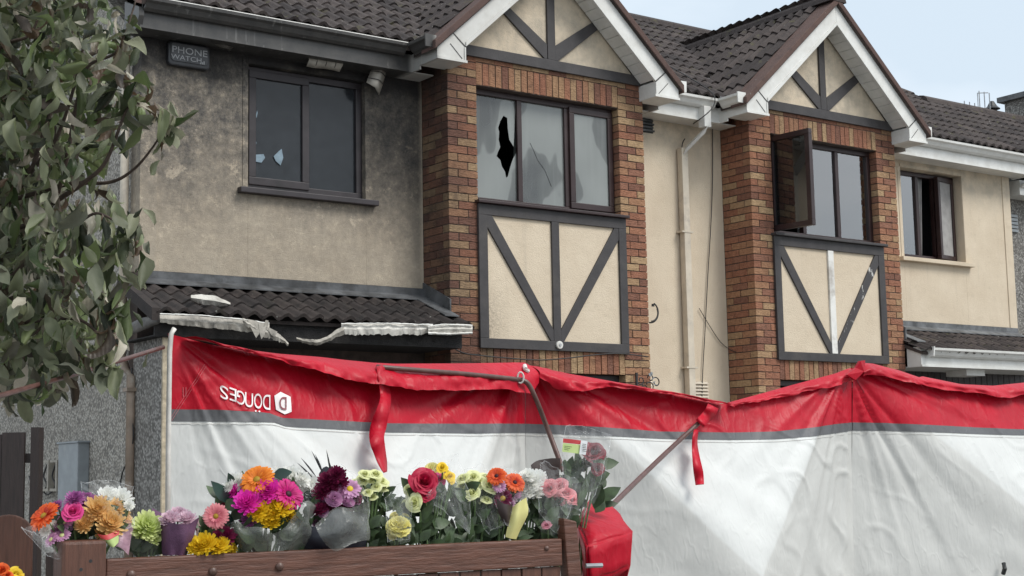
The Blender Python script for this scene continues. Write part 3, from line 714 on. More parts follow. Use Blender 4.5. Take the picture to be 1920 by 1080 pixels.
# smashed bay window
yw = -.345
w2 = window(H1, 'bay_window', 'smoke-filmed three-pane window with a jagged hole')
fx0, fx1, fz0, fz1 = .332, 2.072, 4.122, 5.232
obj('frame', rect_frame(fx0, fx1, fz0, fz1, yw, .055, .07, [.905, 1.485]), 'frame', w2)
obj('sill', MB().box(.29, 2.13, -D-.075, -.30, 4.091, 4.121).mesh('sill', bevel=.006), 'frame', w2)
hole = [(onY(a, b, yw+.03).x, onY(a, b, yw+.03).z) for a, b in ((944, 217), (951, 221), (952, 240), (955, 262), (963, 275), (969, 285), (962, 297), (957, 312), (952, 331), (949, 333), (947, 322), (941, 312), (938, 300), (931, 293), (934, 284), (938, 276), (935, 262), (936, 247), (934, 240), (938, 227))]
def holed(x0, x1, z0, z1, y, hole):
    b = bmesh.new(); o = [b.verts.new((x, y, z)) for x, z in ((x0, z0), (x1, z0), (x1, z1), (x0, z1))]; hv = [b.verts.new((x, y, z)) for x, z in hole]
    es = [b.edges.new((o[i], o[(i+1) % 4])) for i in range(4)]+[b.edges.new((hv[i], hv[(i+1) % len(hv)])) for i in range(len(hv))]
    bmesh.ops.triangle_fill(b, use_beauty=True, use_dissolve=False, edges=es)
    hs = Vector((sum(p[0] for p in hole)/len(hole), sum(p[1] for p in hole)/len(hole)))
    for f in list(b.faces):
        if all(v in hv for v in f.verts):
            c = f.calc_center_median(); ins = False; j = len(hole)-1
            for i in range(len(hole)):
                if (hole[i][1] > c.z) != (hole[j][1] > c.z) and c.x < (hole[j][0]-hole[i][0])*(c.z-hole[i][1])/(hole[j][1]-hole[i][1])+hole[i][0]: ins = not ins
                j = i
            if ins: b.faces.remove(f)
    me = bpy.data.meshes.new('pane'); b.to_mesh(me); b.free(); return me
obj('pane', holed(fx0+.045, .885, fz0+.045, fz1-.045, yw+.03, hole), 'glass_smoke', w2)
obj('pane', MB().box(.925, 1.465, yw+.028, yw+.034, fz0+.045, fz1-.045), 'glass_smoke', w2)
casement(w2, 'sash', .555, 1.03, (2.062, yw-.022), 0, -1, 'frame', 'glass_smoke', 4.165, .062)
crack = [onY(a, b, yw+.026) for a, b in ((994, 268), (1002, 285), (1008, 300), (1022, 320), (1034, 350))]
obj('crack', MB().tube(crack, .0015, 4), 'cable', w2)
room(w2, fx0, fx1, -.20, fz0, fz1, 'dark')

# open bay window of the clean house
w3 = window(H2, 'bay_window', 'brown bay window with its left casement open')
gx0, gx1 = XM-2.072, XM-.332
obj('frame', rect_frame(gx0, gx1, fz0, fz1, yw, .055, .07, [gx0+.60, gx0+1.17]), 'frame', w3)
obj('sill', MB().box(gx0-.05, gx1+.05, -D-.075, -.30, 4.091, 4.121).mesh('sill', bevel=.006), 'timber', w3)
for a, b in ((gx0+.625, gx0+1.15), (gx0+1.19, gx1-.05)): obj('pane', MB().box(a, b, yw+.028, yw+.034, fz0+.05, fz1-.05), 'glass', w3)
casement(w3, 'sash', .56, 1.06, (gx0+.02, yw-.03), radians(84), 1, 'frame', 'glass_dark', 4.15, .06)
def curtain(parent, x0, x1, y, z0, z1, mat, amp=.03, fr=28, lean=0.):
    rows = []
    for j in range(7):
        t = j/6; z = z1+(z0-z1)*t
        rows.append([(x0+(x1-x0)*(i/60)*(1-lean*t)+0, y+amp*sin(fr*i/60*2+.7*sin(i*.31))*(.6+.4*t), z) for i in range(61)])
    obj('curtain', MB().grid(rows).mesh('curtain', smooth=True, thick=.003), mat, parent)
curtain(w3, gx0+.62, gx0+1.28, -.22, 4.15, 5.2, 'curtain'); curtain(w3, gx0+1.30, gx1-.02, -.22, 4.15, 5.2, 'curtain', .015, 14)
room(w3, gx0, gx1, -.20, fz0, fz1, 'wall_in')
for i in range(12):
    zz = 4.22+i*.081
    obj('lace_edge', MB().box(gx1-.14, gx1-.09, -.235, -.23, zz, zz+.012), 'curtain', w3)
# window of the clean flat wall, right casement open
w4 = window(H2, 'window', 'brown window with its right casement pushed open')
ax0, ax1 = XM+.628, XM+1.812
obj('frame', rect_frame(ax0, ax1, 4.115, 5.222, .12, .055, .06, [ax0+.46, ax0+.80]), 'frame', w4)
obj('pane', MB().box(ax0+.05, ax0+.44, .15, .156, 4.16, 5.17), 'glass', w4)
casement(w4, 'sash', .40, 1.05, (ax1-.02, .105), radians(10), -1, 'frame', 'curtain_dark', 4.14, .055)
curtain(w4, ax0+.06, ax0+.30, .22, 4.15, 5.2, 'curtain', .02, 9); curtain(w4, ax0+.47, ax0+.66, .21, 4.15, 5.2, 'curtain_dark', .02, 9, .45)
obj('reveal', MB().box(ax0-.05, ax0-.0, -.006, .1, 4.10, 5.23), 'render', w4)

# ---- porch of the burnt house (left) and of the clean house
def porch(h, X, burnt, gf):
    zt, zl, yl = 3.215, 2.915, -.70
    Wd = Vector((0, -yl, zt-zl)).normalized()
    dk = obj('porch_roof', MB().prism([(.0, zt-.05), (yl, zl-.05), (yl, zl-.08), (.0, zt-.12)], X(-2.93), X(-.005), 'X'), 'tile_burnt' if burnt else 'tile', h)
    xa = min(X(-2.93), X(-.0))
    lay_tiles(dk, (xa, yl-.05, zl-.05), (1, 0, 0), Wd, 10, 3, lambda q: True, TILEB if burnt else TILE[0], .255, -.02)
    obj('flashing', MB().prism([(-.004, 3.312), (-.02, 3.312), (-.02, 3.25), (-.15, 3.195), (-.15, 3.185), (-.004, 3.20)], X(-2.80), X(-.0), 'X'), 'lead_burnt' if burnt else 'lead', h)
    # stepped flashing on the bay side
    obj('flashing', MB().prism([(-.01, 3.37), (-.01, 3.22), (-.455, 3.03), (-.47, 3.03), (-.47, 3.17)], X(-.004), X(-.02), 'X').prism([(-.0, 3.245), (-.62, 2.99), (-.62, 3.0), (0, 3.255)], X(-.02), X(-.17), 'X'), 'lead_burnt' if burnt else 'lead', h)
    obj('verge', MB().prism([(.0, zt+.03), (yl-.05, zl+.0), (yl-.05, zl-.10), (.0, zt-.07)], X(-2.99), X(-2.92), 'X'), 'tile_burnt' if burnt else 'verge', h)
    mt = 'char' if burnt else 'pvc'
    obj('fascia', MB().box(X(-2.93), X(-.02), -.66, -.64, 2.70, 2.905), mt, h)
    obj('fascia', MB().box(X(-.038), X(-.02), -.639, -.46, 2.70, 2.93), mt, h)
    obj('soffit', MB().box(X(-2.93), X(-.04), -.638, .01, 2.702, 2.712), 'char' if burnt else 'pvc', h)
    return dk
P1 = porch(H1, X1, True, GF1); P2 = porch(H2, X2f, False, GF2)
obj('gutter', MB().prism(ogee(-.662, 2.815), XM+.12, XM+3.0, 'X'), 'pvc', H2)
obj('gutter_end', MB().prism([(-.662, 2.80), (-.775, 2.815), (-.79, 2.925), (-.662, 2.925)], XM+.10, XM+.119, 'X'), 'pvc', H2)
obj('trim', MB().box(XM+.02, XM+3.0, -.672, -.6605, 2.70, 2.722), 'pvc', H2)
obj('bracket', MB().box(XM+1.05, XM+1.40, -.50, -.20, 2.63, 2.70), 'pvc', H2)
for k_ in range(26):
    obj('board', MB().box(XM+.02+k_*.115, XM+.125+k_*.115, -.02, .019, 1.2, 2.70), 'wood_dark', GF2)
for k_ in range(30):                                  # scorched soldier course over the porch door
    inst('brick', random.choice(BR['sol']), GF1, Matrix.Translation((-2.45+k_*.077, -.04, 2.33)) @ Matrix.Scale(1.0, 4))
# melted gutter: strips with ragged lower edges
def ragged(tab, Y0, Y1, mat, n=60, jag=4., seed=1, name='melted_gutter', belly=.018):
    rr = random.Random(seed); rows = [[], [], [], []]
    xs = [tab[0][0]+(tab[-1][0]-tab[0][0])*i/n for i in range(n+1)]
    for i, x in enumerate(xs):
        t = interp(tab, x, 1); b = interp(tab, x, 2)+rr.uniform(-jag, jag)*(.5+.5*sin(i*.7)); f = i/n; Y = Y0+(Y1-Y0)*f
        rows[0].append(onY(x, t, Y)); rows[1].append(onY(x, t+(b-t)*.25, Y-belly*.8)); rows[2].append(onY(x, t+(b-t)*.65, Y-belly)); rows[3].append(onY(x, b, Y-belly*.3))
    obj(name, MB().grid(rows).mesh(name, smooth=True, thick=.006), mat, H1)
M['pvc_pale'] = plain('smoked_pvc', (.56, .54, .49), .45, .25, 10, .2, dirt=(.16, .14, .12))
M['pvc_scorched'] = plain('scorched_pvc', (.36, .335, .29), .5, .45, 8, .4, dirt=(.035, .032, .03))
def torn(tab, Y0, Y1, mat, seed, jag=3., n=70, tilt=.02, name='melted_gutter'):
    rr = random.Random(seed); rows = [[], [], []]; w_ = 0.
    for i in range(n+1):
        x = tab[0][0]+(tab[-1][0]-tab[0][0])*i/n; t = interp(tab, x, 1); w_ = .6*w_+rr.uniform(-1, 1); b = interp(tab, x, 2)+jag*w_*(1.6 if rr.random() < .15 else .8)
        Y = Y0+(Y1-Y0)*i/n+.012*noise.noise((x*.05, seed, 0)); rows[0].append(onY(x, t+.4*w_, Y)); rows[1].append(onY(x, (t+b)/2, Y-tilt+.012*noise.noise((x*.08, 3, seed)))); rows[2].append(onY(x, max(b, t+1.5), Y-tilt*.4+.02*noise.noise((x*.11, 8, seed))))
    obj(name, MB().grid(rows).mesh(name, fix=False), mat, H1)
def shards(lst, Y, mat):
    for k_, pts in enumerate(lst):
        P3 = [onY(a, b, Y+.015*noise.noise((a*.1, b*.1, k_))) for a, b in pts]; obj('torn_shard', MB().add(P3, [tuple(range(len(P3)))]).mesh('torn_shard', thick=.003), mat, H1)
torn([(300, 587, 590), (380, 590, 593), (440, 596, 599), (505, 605, 608)], -.80, -.79, 'timber_white', 2, .5)
torn([(300, 590, 605), (360, 592, 611), (420, 596, 617), (460, 599, 622), (505, 607, 624)], -.75, -.76, 'pvc_scorched', 3, 1.2)
torn([(455, 596, 606), (480, 606, 624), (505, 615, 634), (525, 627, 641), (541, 643, 649)], -.80, -.80, 'pvc_scorched', 4, 2.4, 40)
shards([[(463, 598), (482, 602), (488, 622), (480, 634), (473, 620)], [(484, 604), (500, 606), (496, 628), (490, 636), (486, 622)], [(498, 600), (503, 601), (503, 612), (494, 612)], [(500, 612), (520, 622), (514, 632), (508, 628)]], -.82, 'pvc_scorched')
torn([(556, 632, 637), (575, 636, 645), (595, 637, 648), (612, 632, 642), (628, 620, 634), (645, 610, 628)], -.82, -.78, 'pvc_scorched', 5, .8, 40, .045)
torn([(640, 607, 628), (700, 606, 627), (760, 606, 628), (812, 609, 626)], -.78, -.76, 'pvc_pale', 6, 2.2)
torn([(640, 606, 609), (720, 605, 607.5), (812, 608, 611)], -.80, -.78, 'timber_white', 7, .4)
torn([(803, 612, 626), (830, 608, 627), (860, 607, 627), (886, 610, 625)], -.80, -.76, 'pvc_pale', 8, .7, 30, .05)
torn([(803, 611, 614), (830, 607, 610), (886, 609, 612)], -.83, -.79, 'timber_white', 9, .3, 30)
torn([(803, 622, 627), (845, 624, 628), (886, 622, 626)], -.83, -.79, 'timber_white', 10, .3, 30)
torn([(358, 553, 563), (380, 552, 571), (405, 555, 574), (432, 567, 574)], -.62, -.58, 'pvc_pale', 11, .5, 24, .06, 'plastic_scrap')
M['pvc_burnt'] = plain('burnt_pvc', (.10, .092, .082), .5, .5, 14, .3, dirt=(.03, .028, .026))
ragged([(236, 612, 632), (262, 598, 622), (300, 588, 606)], -.30, -.74, 'pvc_burnt', 20, .5, 8)
# bent soffit vents hanging from the scorched eaves
def scrap(cols, Y, seed):
    rows = [[], [], []]
    for (xa, ya, xb, yb_) in cols:
        p, q = onY(xa, ya, Y), onY(xb, yb_, Y); m = (p+q)/2+Vector((0, -.05, 0)); rows[0].append(p); rows[1].append(m); rows[2].append(q)
    o = obj('soffit_scrap', MB().grid(rows).mesh('soffit_scrap', smooth=True, thick=.008), 'pvc_scorched', H1)
    for c in cols[1:-1]:
        p, q = onY(c[0], c[1], Y), onY(c[2], c[3], Y); m = (p+q)/2+Vector((0, -.058, 0)); obj('rib', MB().tube(smooth_path([p, m, q], 4), .004, 5), 'timber', o)
scrap([(575, 104, 574, 124), (588, 105, 590, 127), (606, 108, 608, 128), (623, 111, 625, 131), (639, 113, 636, 134)], -.12, 1)
scrap([(698, 122, 724, 131), (695, 133, 722, 143), (690, 146, 718, 158), (687, 154, 711, 178)], -.12, 2)
M['pvc_sooty'] = M['pvc_burnt']
o_ = None
for c in [[(395, 72, 440, 80), (400, 82, 436, 90), (415, 90, 430, 96)]]:
    rows = [[], [], []]
    for (xa, ya, xb, yb_) in c:
        p, q = onY(xa, ya, -.12), onY(xb, yb_, -.12); rows[0].append(p); rows[1].append((p+q)/2+Vector((0, -.04, 0))); rows[2].append(q)
    obj('soffit_scrap', MB().grid(rows).mesh('soffit_scrap', smooth=True, thick=.008), 'pvc_burnt', H1)

# wing wall at the porch corner, with pale quoin strip
obj('wing_wall', MB().box(-2.84, -2.64, -.60, .0, 0, 2.70), 'pebble_dark', H1)
obj('quoin', MB().box(-2.845, -2.63, -.625, -.6005, 0, 2.70).mesh('quoin', bevel=.006), 'brass', H1)
# ---- small fixtures on the houses
def pipe_run(parent, name, pts, r, mat, n=10): return obj(name, MB().tube(pts, r, n).mesh(name, smooth=True), mat, parent)
# square downpipe in the recess between the bays, with offset at the top
xd = 3.255
dp = thing('downpipe', (xd+.1, -.06, 0), 'square cream downpipe with white offset in the recess between the brick bays', 'downpipe')
obj('pipe', MB().box(xd+.0, xd+.09, -.095, -.015, .1, 5.03).mesh('pipe', bevel=.008), 'pipe_cream', dp)
obj('outlet', MB().box(xd+.10, xd+.20, -.36, -.26, 5.22, 5.45).mesh('outlet', bevel=.008), 'pvc', dp)
obj('offset', MB().obox((xd+.15, -.36, 5.24), (xd+.045, -.10, 5.02), .09, .085, (0, -.6, .8)).mesh('offset', bevel=.008), 'pvc', dp)
for zz in (4.10, 2.64, 2.25): obj('clip', MB().box(xd-.035, xd+.125, -.10, -.002, zz, zz+.018), 'pipe_cream', dp)
for i, (xc, lbl) in enumerate(((2.69, 'slatted vent brick beside the burnt bay'), (3.49, 'slatted vent brick right of the cream downpipe'))):
    v = thing('wall_vent', (xc, 0, 2.3), lbl, 'vent')
    obj('plate', MB().box(xc-.11, xc+.11, -.008, .005, 2.22, 2.52), 'render', v)
    for k_ in range(8): obj('slat', MB().prism([(-.009, 2.235+k_*.036), (-.028, 2.228+k_*.036), (-.026, 2.234+k_*.036), (-.009, 2.255+k_*.036)], xc-.105, xc+.105, 'X'), 'pipe_cream', v)
gq0, gq1 = onY(1214, 222, -.02), onY(1226, 250, -.02)
gr_ = thing('air_grille', (gq1.x, 0, gq1.z), 'small black mouldy air grille high in the cream recess', 'vent')
obj('plate', MB().box(gq1.x-.17, gq1.x, -.006, .004, gq1.z, gq0.z), 'iron', gr_)
for k_ in range(5): obj('slat', MB().box(gq1.x-.165, gq1.x-.005+random.uniform(-.01, .01), -.03, -.0065, gq1.z+.012+k_*.036, gq1.z+.030+k_*.036), 'lead_burnt', gr_)
# hanging basket bracket and ornamental scroll
def scroll(parent, cx, cz, y, r, t0, t1, turns_r, rad=.008):
    pts = []
    for i in range(24):
        f = i/23; t = t0+(t1-t0)*f; q = r*(1-turns_r*f); pts.append((cx+q*cos(t), y, cz+q*sin(t)))
    obj('scroll', MB().tube(pts, rad, 6).mesh('scroll', smooth=True), 'iron', parent)
q = onY(1222, 588, -.30)
br = thing('iron_bracket', (q.x, -.3, q.z), 'small black iron hook bracket on the edge of the burnt bay', 'bracket')
scroll(br, q.x-.02, q.z+.02, -.30, .115, -1.7, 1.0, .1); scroll(br, q.x-.02, q.z+.02, -.315, .10, -1.6, .4, .15, .006)
obj('ball', MB().tube([(q.x+.02, -.30, q.z+.075), (q.x+.022, -.30, q.z+.10)], .016, 8), 'iron', br)
q = onY(1216, 722, -.50)
sc_ = thing('iron_scroll', (q.x, -.5, q.z), 'black iron scrollwork bracket with pale flower beside the lower bay window', 'scrollwork')
obj('upright', MB().box(q.x-.165, q.x-.145, -.51, -.49, q.z-.25, q.z+.12), 'iron', sc_)
for a in ((-.10, .045, .045, -2.6, 3.4, .6), (-.06, -.035, .04, 0, 6, .6), (.02, -.02, .055, 2.6, -2.4, .5), (.10, .03, .055, 2.8, -3.2, .55), (.03, .07, .04, 3.2, -2.4, .5)):
    scroll(sc_, q.x+a[0], q.z+a[1], -.50, a[2], a[3], a[4], a[5], .006)
for k_ in range(9):
    a = random.uniform(0, 6.3); c = Vector((q.x+.03+.05*cos(a)*random.random(), -.51, q.z+.02+.07*sin(a)))
    obj('petal', MB().prism([(c.x, c.z), (c.x+.03*cos(a), c.z+.03*sin(a)+.01), (c.x+.045*cos(a+.4), c.z+.045*sin(a+.4)), (c.x+.02*cos(a+.9), c.z+.02*sin(a+.9))], -.52, -.514), 'meter', sc_)
# white sensor on the timber frame, alarm box
q = onY(1048, 647, -.48)
sn = thing('door_sensor', (q.x, -.48, q.z), 'round white sensor on the bottom timber of the burnt bay panel', 'sensor')
def disc(r, y0, y1, c, n=20): return MB().prism([(c.x+r*cos(2*pi*k/n), c.z+r*sin(2*pi*k/n)) for k in range(n)], y0, y1)
obj('base', disc(.038, -.477, -.50, q).mesh('base', bevel=.004), 'timber_white', sn); obj('lens', disc(.014, -.5, -.506, q), 'letter_grey', sn)
al = thing('alarm_box', (-2.33, -.03, 5.2), 'sooty black alarm box lettered PHONE WATCH under the scorched eaves', 'alarm box')
ca = onY(355, 104, -.06); aw, ah = .190, .105
def rr_poly(cx, cz, w_, h_, r_, n=5):
    out = []
    for qx, qz, t0 in ((1, 1, 0), (-1, 1, pi/2), (-1, -1, pi), (1, -1, 3*pi/2)):
        for k in range(n+1): t = t0+pi/2*k/n; out.append((cx+qx*(w_-r_)+r_*cos(t), cz+qz*(h_-r_)+r_*sin(t)))
    return out
obj('case', MB().prism(rr_poly(ca.x, ca.z, aw, ah, .035), -.06, .0).mesh('case', bevel=.012), 'alarm', al)
obj('face_plate', MB().prism(rr_poly(ca.x, ca.z+.012, aw*.88, ah*.76, .03), -.068, -.059).mesh('face_plate', bevel=.003), 'alarm_face', al)
for body, sz, dz_, dx in (('PHONE', .088, .052, 0), ('WATCH', .064, -.012, -.028)):
    vs, fs = text_mesh(body, sz); xs_ = 1.12 if body == 'PHONE' else 1.18
    obj('lettering', MB().add([(ca.x+dx+v.x*xs_, -.0695, ca.z-.022+dz_+v.y*.92) for v in vs], fs).mesh('lettering', thick=.001), 'letter_grey', al)
for k_, hh in enumerate((.012, .02, .03)): obj('lettering', MB().box(ca.x+.095+k_*.016, ca.x+.105+k_*.016, -.070, -.0685, ca.z-.065, ca.z-.065+hh), 'letter_grey', al)
# cables
def cable(pts, label, r=.006, sm=True):
    p = smooth_path(pts, 6) if sm else pts
    return tag(obj('cable', MB().tube(p, r, 6).mesh('cable', smooth=True), 'cable'), label, 'cable')
cable([onY(a, b, -.49) for a, b in ((846, 650), (870, 662), (905, 667), (960, 672), (1010, 675), (1060, 672), (1110, 666), (1160, 663), (1216, 669))], 'black cable sagging across the brick under the burnt bay', .006)
cable([onY(a, b, -.02) for a, b in ((1336, 232), (1336, 330), (1333, 420), (1327, 520), (1322, 620), (1318, 690), (1316, 752))], 'thin black cable down the cream recess wall', .005)
cable([onY(1311, 578, -.02), onY(1330, 610, -.02), onY(1350, 640, -.02), onX(1368, 655, 3.915), onX(1380, 660, 3.915)], 'short drooping wire from the recess wall to the clean brick bay', .004)
cable([onY(a, b, c) for a, b, c in ((1202, 92, .9), (1225, 110, .6), (1262, 128, .3), (1300, 150, -.1), (1328, 168, -.3), (1340, 182, -.42), (1337, 200, -.42), (1322, 216, -.42), (1300, 232, -.15))], 'grey wires running down the roof valley into the gutter', .006)
cable([onY(a, b, -.03) for a, b in ((1284, 260), (1278, 285), (1279, 400), (1286, 560), (1297, 740))], 'dark cable clipped along the left edge of the cream downpipe', .006)
# side downpipe at the burnt corner
def onS(a, b): return onX(a, b, -2.87)
sp = thing('downpipe', (-2.87, .2, 0), 'brownish downpipe on the pebbledash side wall behind the withered tree', 'downpipe')
M['pipe_brown'] = plain('tan_pipe', (.255, .19, .14), .5, .25, 7, dirt=(.36, .32, .26))
obj('pipe', MB().tube([(-2.87, .18, 2.62), (-2.87, .18, 5.35)], .036, 12).mesh('pipe', smooth=True), 'pipe_cream', sp)
obj('pipe', MB().tube([(-2.87, .18, 2.60), (-2.87, .10, 2.50), (-2.87, -.02, 2.42), (-2.87, -.02, .1)], .036, 12).mesh('pipe', smooth=True), 'pipe_brown', sp)
for zz in (1.4, 2.3, 3.4, 4.6): obj('clip', MB().box(-2.92, -2.806, -.07 if zz < 2.5 else .13, .03 if zz < 2.5 else .23, zz, zz+.03), 'pipe_brown', sp)
cable([onX(a, b, -2.86) for a, b in ((247, 690), (246, 760), (250, 820), (240, 860), (228, 892), (225, 930))], 'thin black wire hanging on the pebbledash side wall', .006)
# meter cover and open meter boxes on the side wall
a, b = onX(126, 832, -2.83), onX(163, 832, -2.83)
mc = thing('meter_cover', (-2.83, a.y, 1.0), 'pale grey upright meter cover on the pebbledash wall', 'meter cover')
zt, zb_ = onX(145, 831, -2.83).z, onX(145, 990, -2.83).z
obj('panel', MB().box(-2.91, -2.806, min(a.y, b.y), max(a.y, b.y), zb_, zt).mesh('panel', bevel=.008), 'meter', mc)
obj('cap', MB().box(-2.92, -2.806, min(a.y, b.y)-.02, max(a.y, b.y)+.02, zt, zt+.015), 'meter', mc)
for xa_, xb_, lb in ((90, 103, 'left of two small open meter boxes with dangling wires'), (106, 119, 'right of two small open meter boxes beside the grey cover')):
    a, b = onX(xa_, 862, -2.82), onX(xb_, 862, -2.82); y0, y1 = min(a.y, b.y), max(a.y, b.y); z1_, z0_ = onX(104, 863, -2.82).z, onX(104, 921, -2.82).z
    mbx = thing('meter_box', (-2.82, y0, z0_), lb, 'meter box')
    m_ = MB(); m_.box(-2.88, -2.806, y0, y1, z1_-.02, z1_); m_.box(-2.88, -2.806, y0, y1, z0_, z0_+.025); m_.box(-2.88, -2.806, y0, y0+.04, z0_+.026, z1_-.021)
    obj('case', m_, 'meter_c', mbx); obj('back', MB().box(-2.815, -2.807, y0+.041, y1-.005, z0_+.026, z1_-.021), 'iron', mbx)
    obj('wire', MB().tube(smooth_path([(-2.85, y0+(y1-y0)*.6, z1_-.03), (-2.87, y0+(y1-y0)*.8, (z0_+z1_)/2), (-2.86, y0+(y1-y0)*.5, z0_+.05), (-2.86, y1+.15, z0_-.03), (-2.85, y1+.45, (z0_+z1_)/2)], 5), .008, 6), 'cable', mbx)
# side gate behind
sg = thing('side_gate', onX(30, 960, -2.95), 'dark brown boarded side gate against the pebbledash wall', 'gate')
zg = 10.2
for i, (xa_, xb_, yt) in enumerate(((-70, -34, 818), (-33, 3, 815), (4, 46, 811))):
    p, q_ = atz(xa_, yt, zg), atz(xb_, yt-.5, zg); d_ = FW*.03; d_.z = 0
    obj('board', MB().add([p, q_, Vector((q_.x, q_.y, .05)), Vector((p.x, p.y, .05)), p+d_, q_+d_, Vector((q_.x, q_.y, .05))+d_, Vector((p.x, p.y, .05))+d_], [(0, 1, 2, 3), (7, 6, 5, 4), (0, 4, 5, 1), (1, 5, 6, 2), (2, 6, 7, 3), (3, 7, 4, 0)]), 'wood_dark', sg)
p, q_ = atz(58, 801, zg), atz(74, 801, zg); d_ = FW*.10; d_.z = 0
obj('post', MB().add([p, q_, Vector((q_.x, q_.y, 0)), Vector((p.x, p.y, 0)), p+d_, q_+d_, Vector((q_.x, q_.y, 0))+d_, Vector((p.x, p.y, 0))+d_], [(0, 1, 2, 3), (7, 6, 5, 4), (0, 4, 5, 1), (1, 5, 6, 2), (2, 6, 7, 3), (3, 7, 4, 0)]), 'wood_dark', sg)
p, q_ = atz(47, 850, zg), atz(58, 850, zg); p2, q2 = atz(47, 868, zg), atz(58, 868, zg)
obj('hinge', MB().add([p, q_, q2, p2, p+d_*.3, q_+d_*.3, q2+d_*.3, p2+d_*.3], [(0, 1, 2, 3), (7, 6, 5, 4), (0, 4, 5, 1), (1, 5, 6, 2), (2, 6, 7, 3), (3, 7, 4, 0)]), 'wood_dark', sg)

# ================================================================== NEIGHBOUR beyond
nb = thing('house', (12, .4, 0), 'grey pebbledash neighbouring house with chimney, cut off at the right edge', 'house')
NX0, NX1 = XM+2.99, XM+11.5; HRY, HRZ = RY, RZ; RY = 1.5; NRZ = EZ+SL*(RY-EY); nsl = SL
obj('wall', MB().box(XM+LW+.001, NX1, .25, 3.2, 0, 5.38), 'pebble_dark', nb)
nrf = obj('roof', MB().prism([(EY, EZ-.03), (RY, NRZ-.03), (RY+4, NRZ-.03-nsl*4), (RY+4, NRZ-.13-nsl*4), (RY, NRZ-.13), (EY, EZ-.09)], NX0, NX1, 'X'), 'tile', nb)
lay_tiles(nrf, (NX0, EY-.015, EZ-.03), (1, 0, 0), (0, RY-EY, NRZ-EZ), 28, 8, lambda q: q.y < RY, TILE[0])
rid = MB(); xx = NX0
while xx < NX1-.3: rid.prism([(RY+.14*cos(t), NRZ-.05+.115*sin(t)) for t in [pi*k/6 for k in range(7)]], xx, xx+.44, 'X'); xx += .445
obj('ridge_tile', rid, 'tile', nrf)
obj('gutter', MB().prism(ogee(-.02, 5.20), XM+3.02, NX1, 'X'), 'pvc', nb)
obj('fascia', MB().box(XM+3.02, NX1, -.02, .24, 5.10, 5.30), 'pvc', nb)
vq = onY(1897, 418, .24)
for k_ in range(5): obj('vent_slat', MB().box(vq.x-.1, vq.x+.12, .225, .249, vq.z-.12+k_*.05, vq.z-.085+k_*.05), 'meter', nb)
cq = onY(1886, 235, RY+.45)
obj('chimney', MB().box(cq.x, cq.x+1.3, RY-.45, RY+.45, 5.6, cq.z+.36), 'pebble_dark', nb)
obj('chimney_cap', MB().box(cq.x-.08, cq.x+1.38, RY-.53, RY+.53, cq.z+.36, cq.z+.44), 'lead', nb)
aq = onY(1862, 232, RY)
an = thing('tv_aerial', (aq.x, RY, NRZ), 'small television aerial on the ridge beside the far chimney', 'aerial')
obj('mast', MB().tube([(aq.x, RY, NRZ-.1), (aq.x, RY, aq.z+.28)], .035, 8), 'iron', an)
obj('cap', MB().tube([(aq.x, RY, aq.z+.22), (aq.x, RY, aq.z+.26), (aq.x, RY, aq.z+.34)], .12, 10, .03), 'iron', an)
obj('arm', MB().tube([(aq.x, RY, aq.z+.10), (cq.x, RY, aq.z+.16)], .015, 6), 'iron', an)
obj('boom', MB().tube([(aq.x, RY, aq.z+.20), (aq.x-.75, RY-.1, aq.z+.10)], .012, 6), 'iron', an)
for k_ in range(6):
    xq = aq.x-.12-k_*.12; hh = .32 if k_ < 3 else .12
    obj('element', MB().tube([(xq, RY-.05, aq.z+.12-.0*k_), (xq, RY-.05, aq.z+.12+hh)], .008, 5), 'steel', an)
obj('reflector', MB().tube([(aq.x-.15, RY-.05, aq.z+.44), (aq.x-.40, RY-.05, aq.z+.40), (aq.x-.40, RY-.05, aq.z+.18)], .008, 5), 'steel', an)

# ================================================================== PRIVACY SCREEN
POST = [(315, 6.3), (985, 7.8), (1597, 9.0), (2180, 10.9)]
TAB = [(300, 622, 767, 788), (315, 625, 768, 789), (383, 645, 770, 791), (480, 664, 777, 793.5), (500, 667, 786, 801), (690, 683, 796, 812), (850, 684, 797, 814), (985, 684, 795, 811),
       (1060, 703, 800, 816), (1207, 731, 811, 824), (1335, 759, 813, 826), (1420, 738, 811, 824.5), (1480, 722, 805, 820), (1555, 703, 796, 812), (1597, 690, 792.5, 807), (1640, 696, 794, 808),
       (1700, 712, 798, 811), (1790, 727, 803, 815), (1860, 730, 806, 817), (1920, 724, 808, 818), (2050, 718, 809, 819), (2180, 700, 806, 816)]
pp = [atz(a, 880, z) for a, z in POST]
class Panel: pass
PAN = []
for i in range(3):
    P_ = Panel(); P_.a, P_.b = pp[i].copy(), pp[i+1].copy(); P_.a.z = P_.b.z = 0
    P_.d = (P_.b-P_.a); P_.len = P_.d.length; P_.d.normalize(); P_.n = Vector((P_.d.y, -P_.d.x, 0)); P_.x0, P_.x1 = POST[i][0], POST[i+1][0]; P_.i = i; PAN.append(P_)
FOLD = random.Random(11)
FANS = {}
for i in range(4):
    FANS[i] = [(FOLD.uniform(-1.35, 1.35), FOLD.uniform(.018, .07), FOLD.uniform(.35, 1.)*FOLD.choice((-1, 1))) for _ in range(30)]
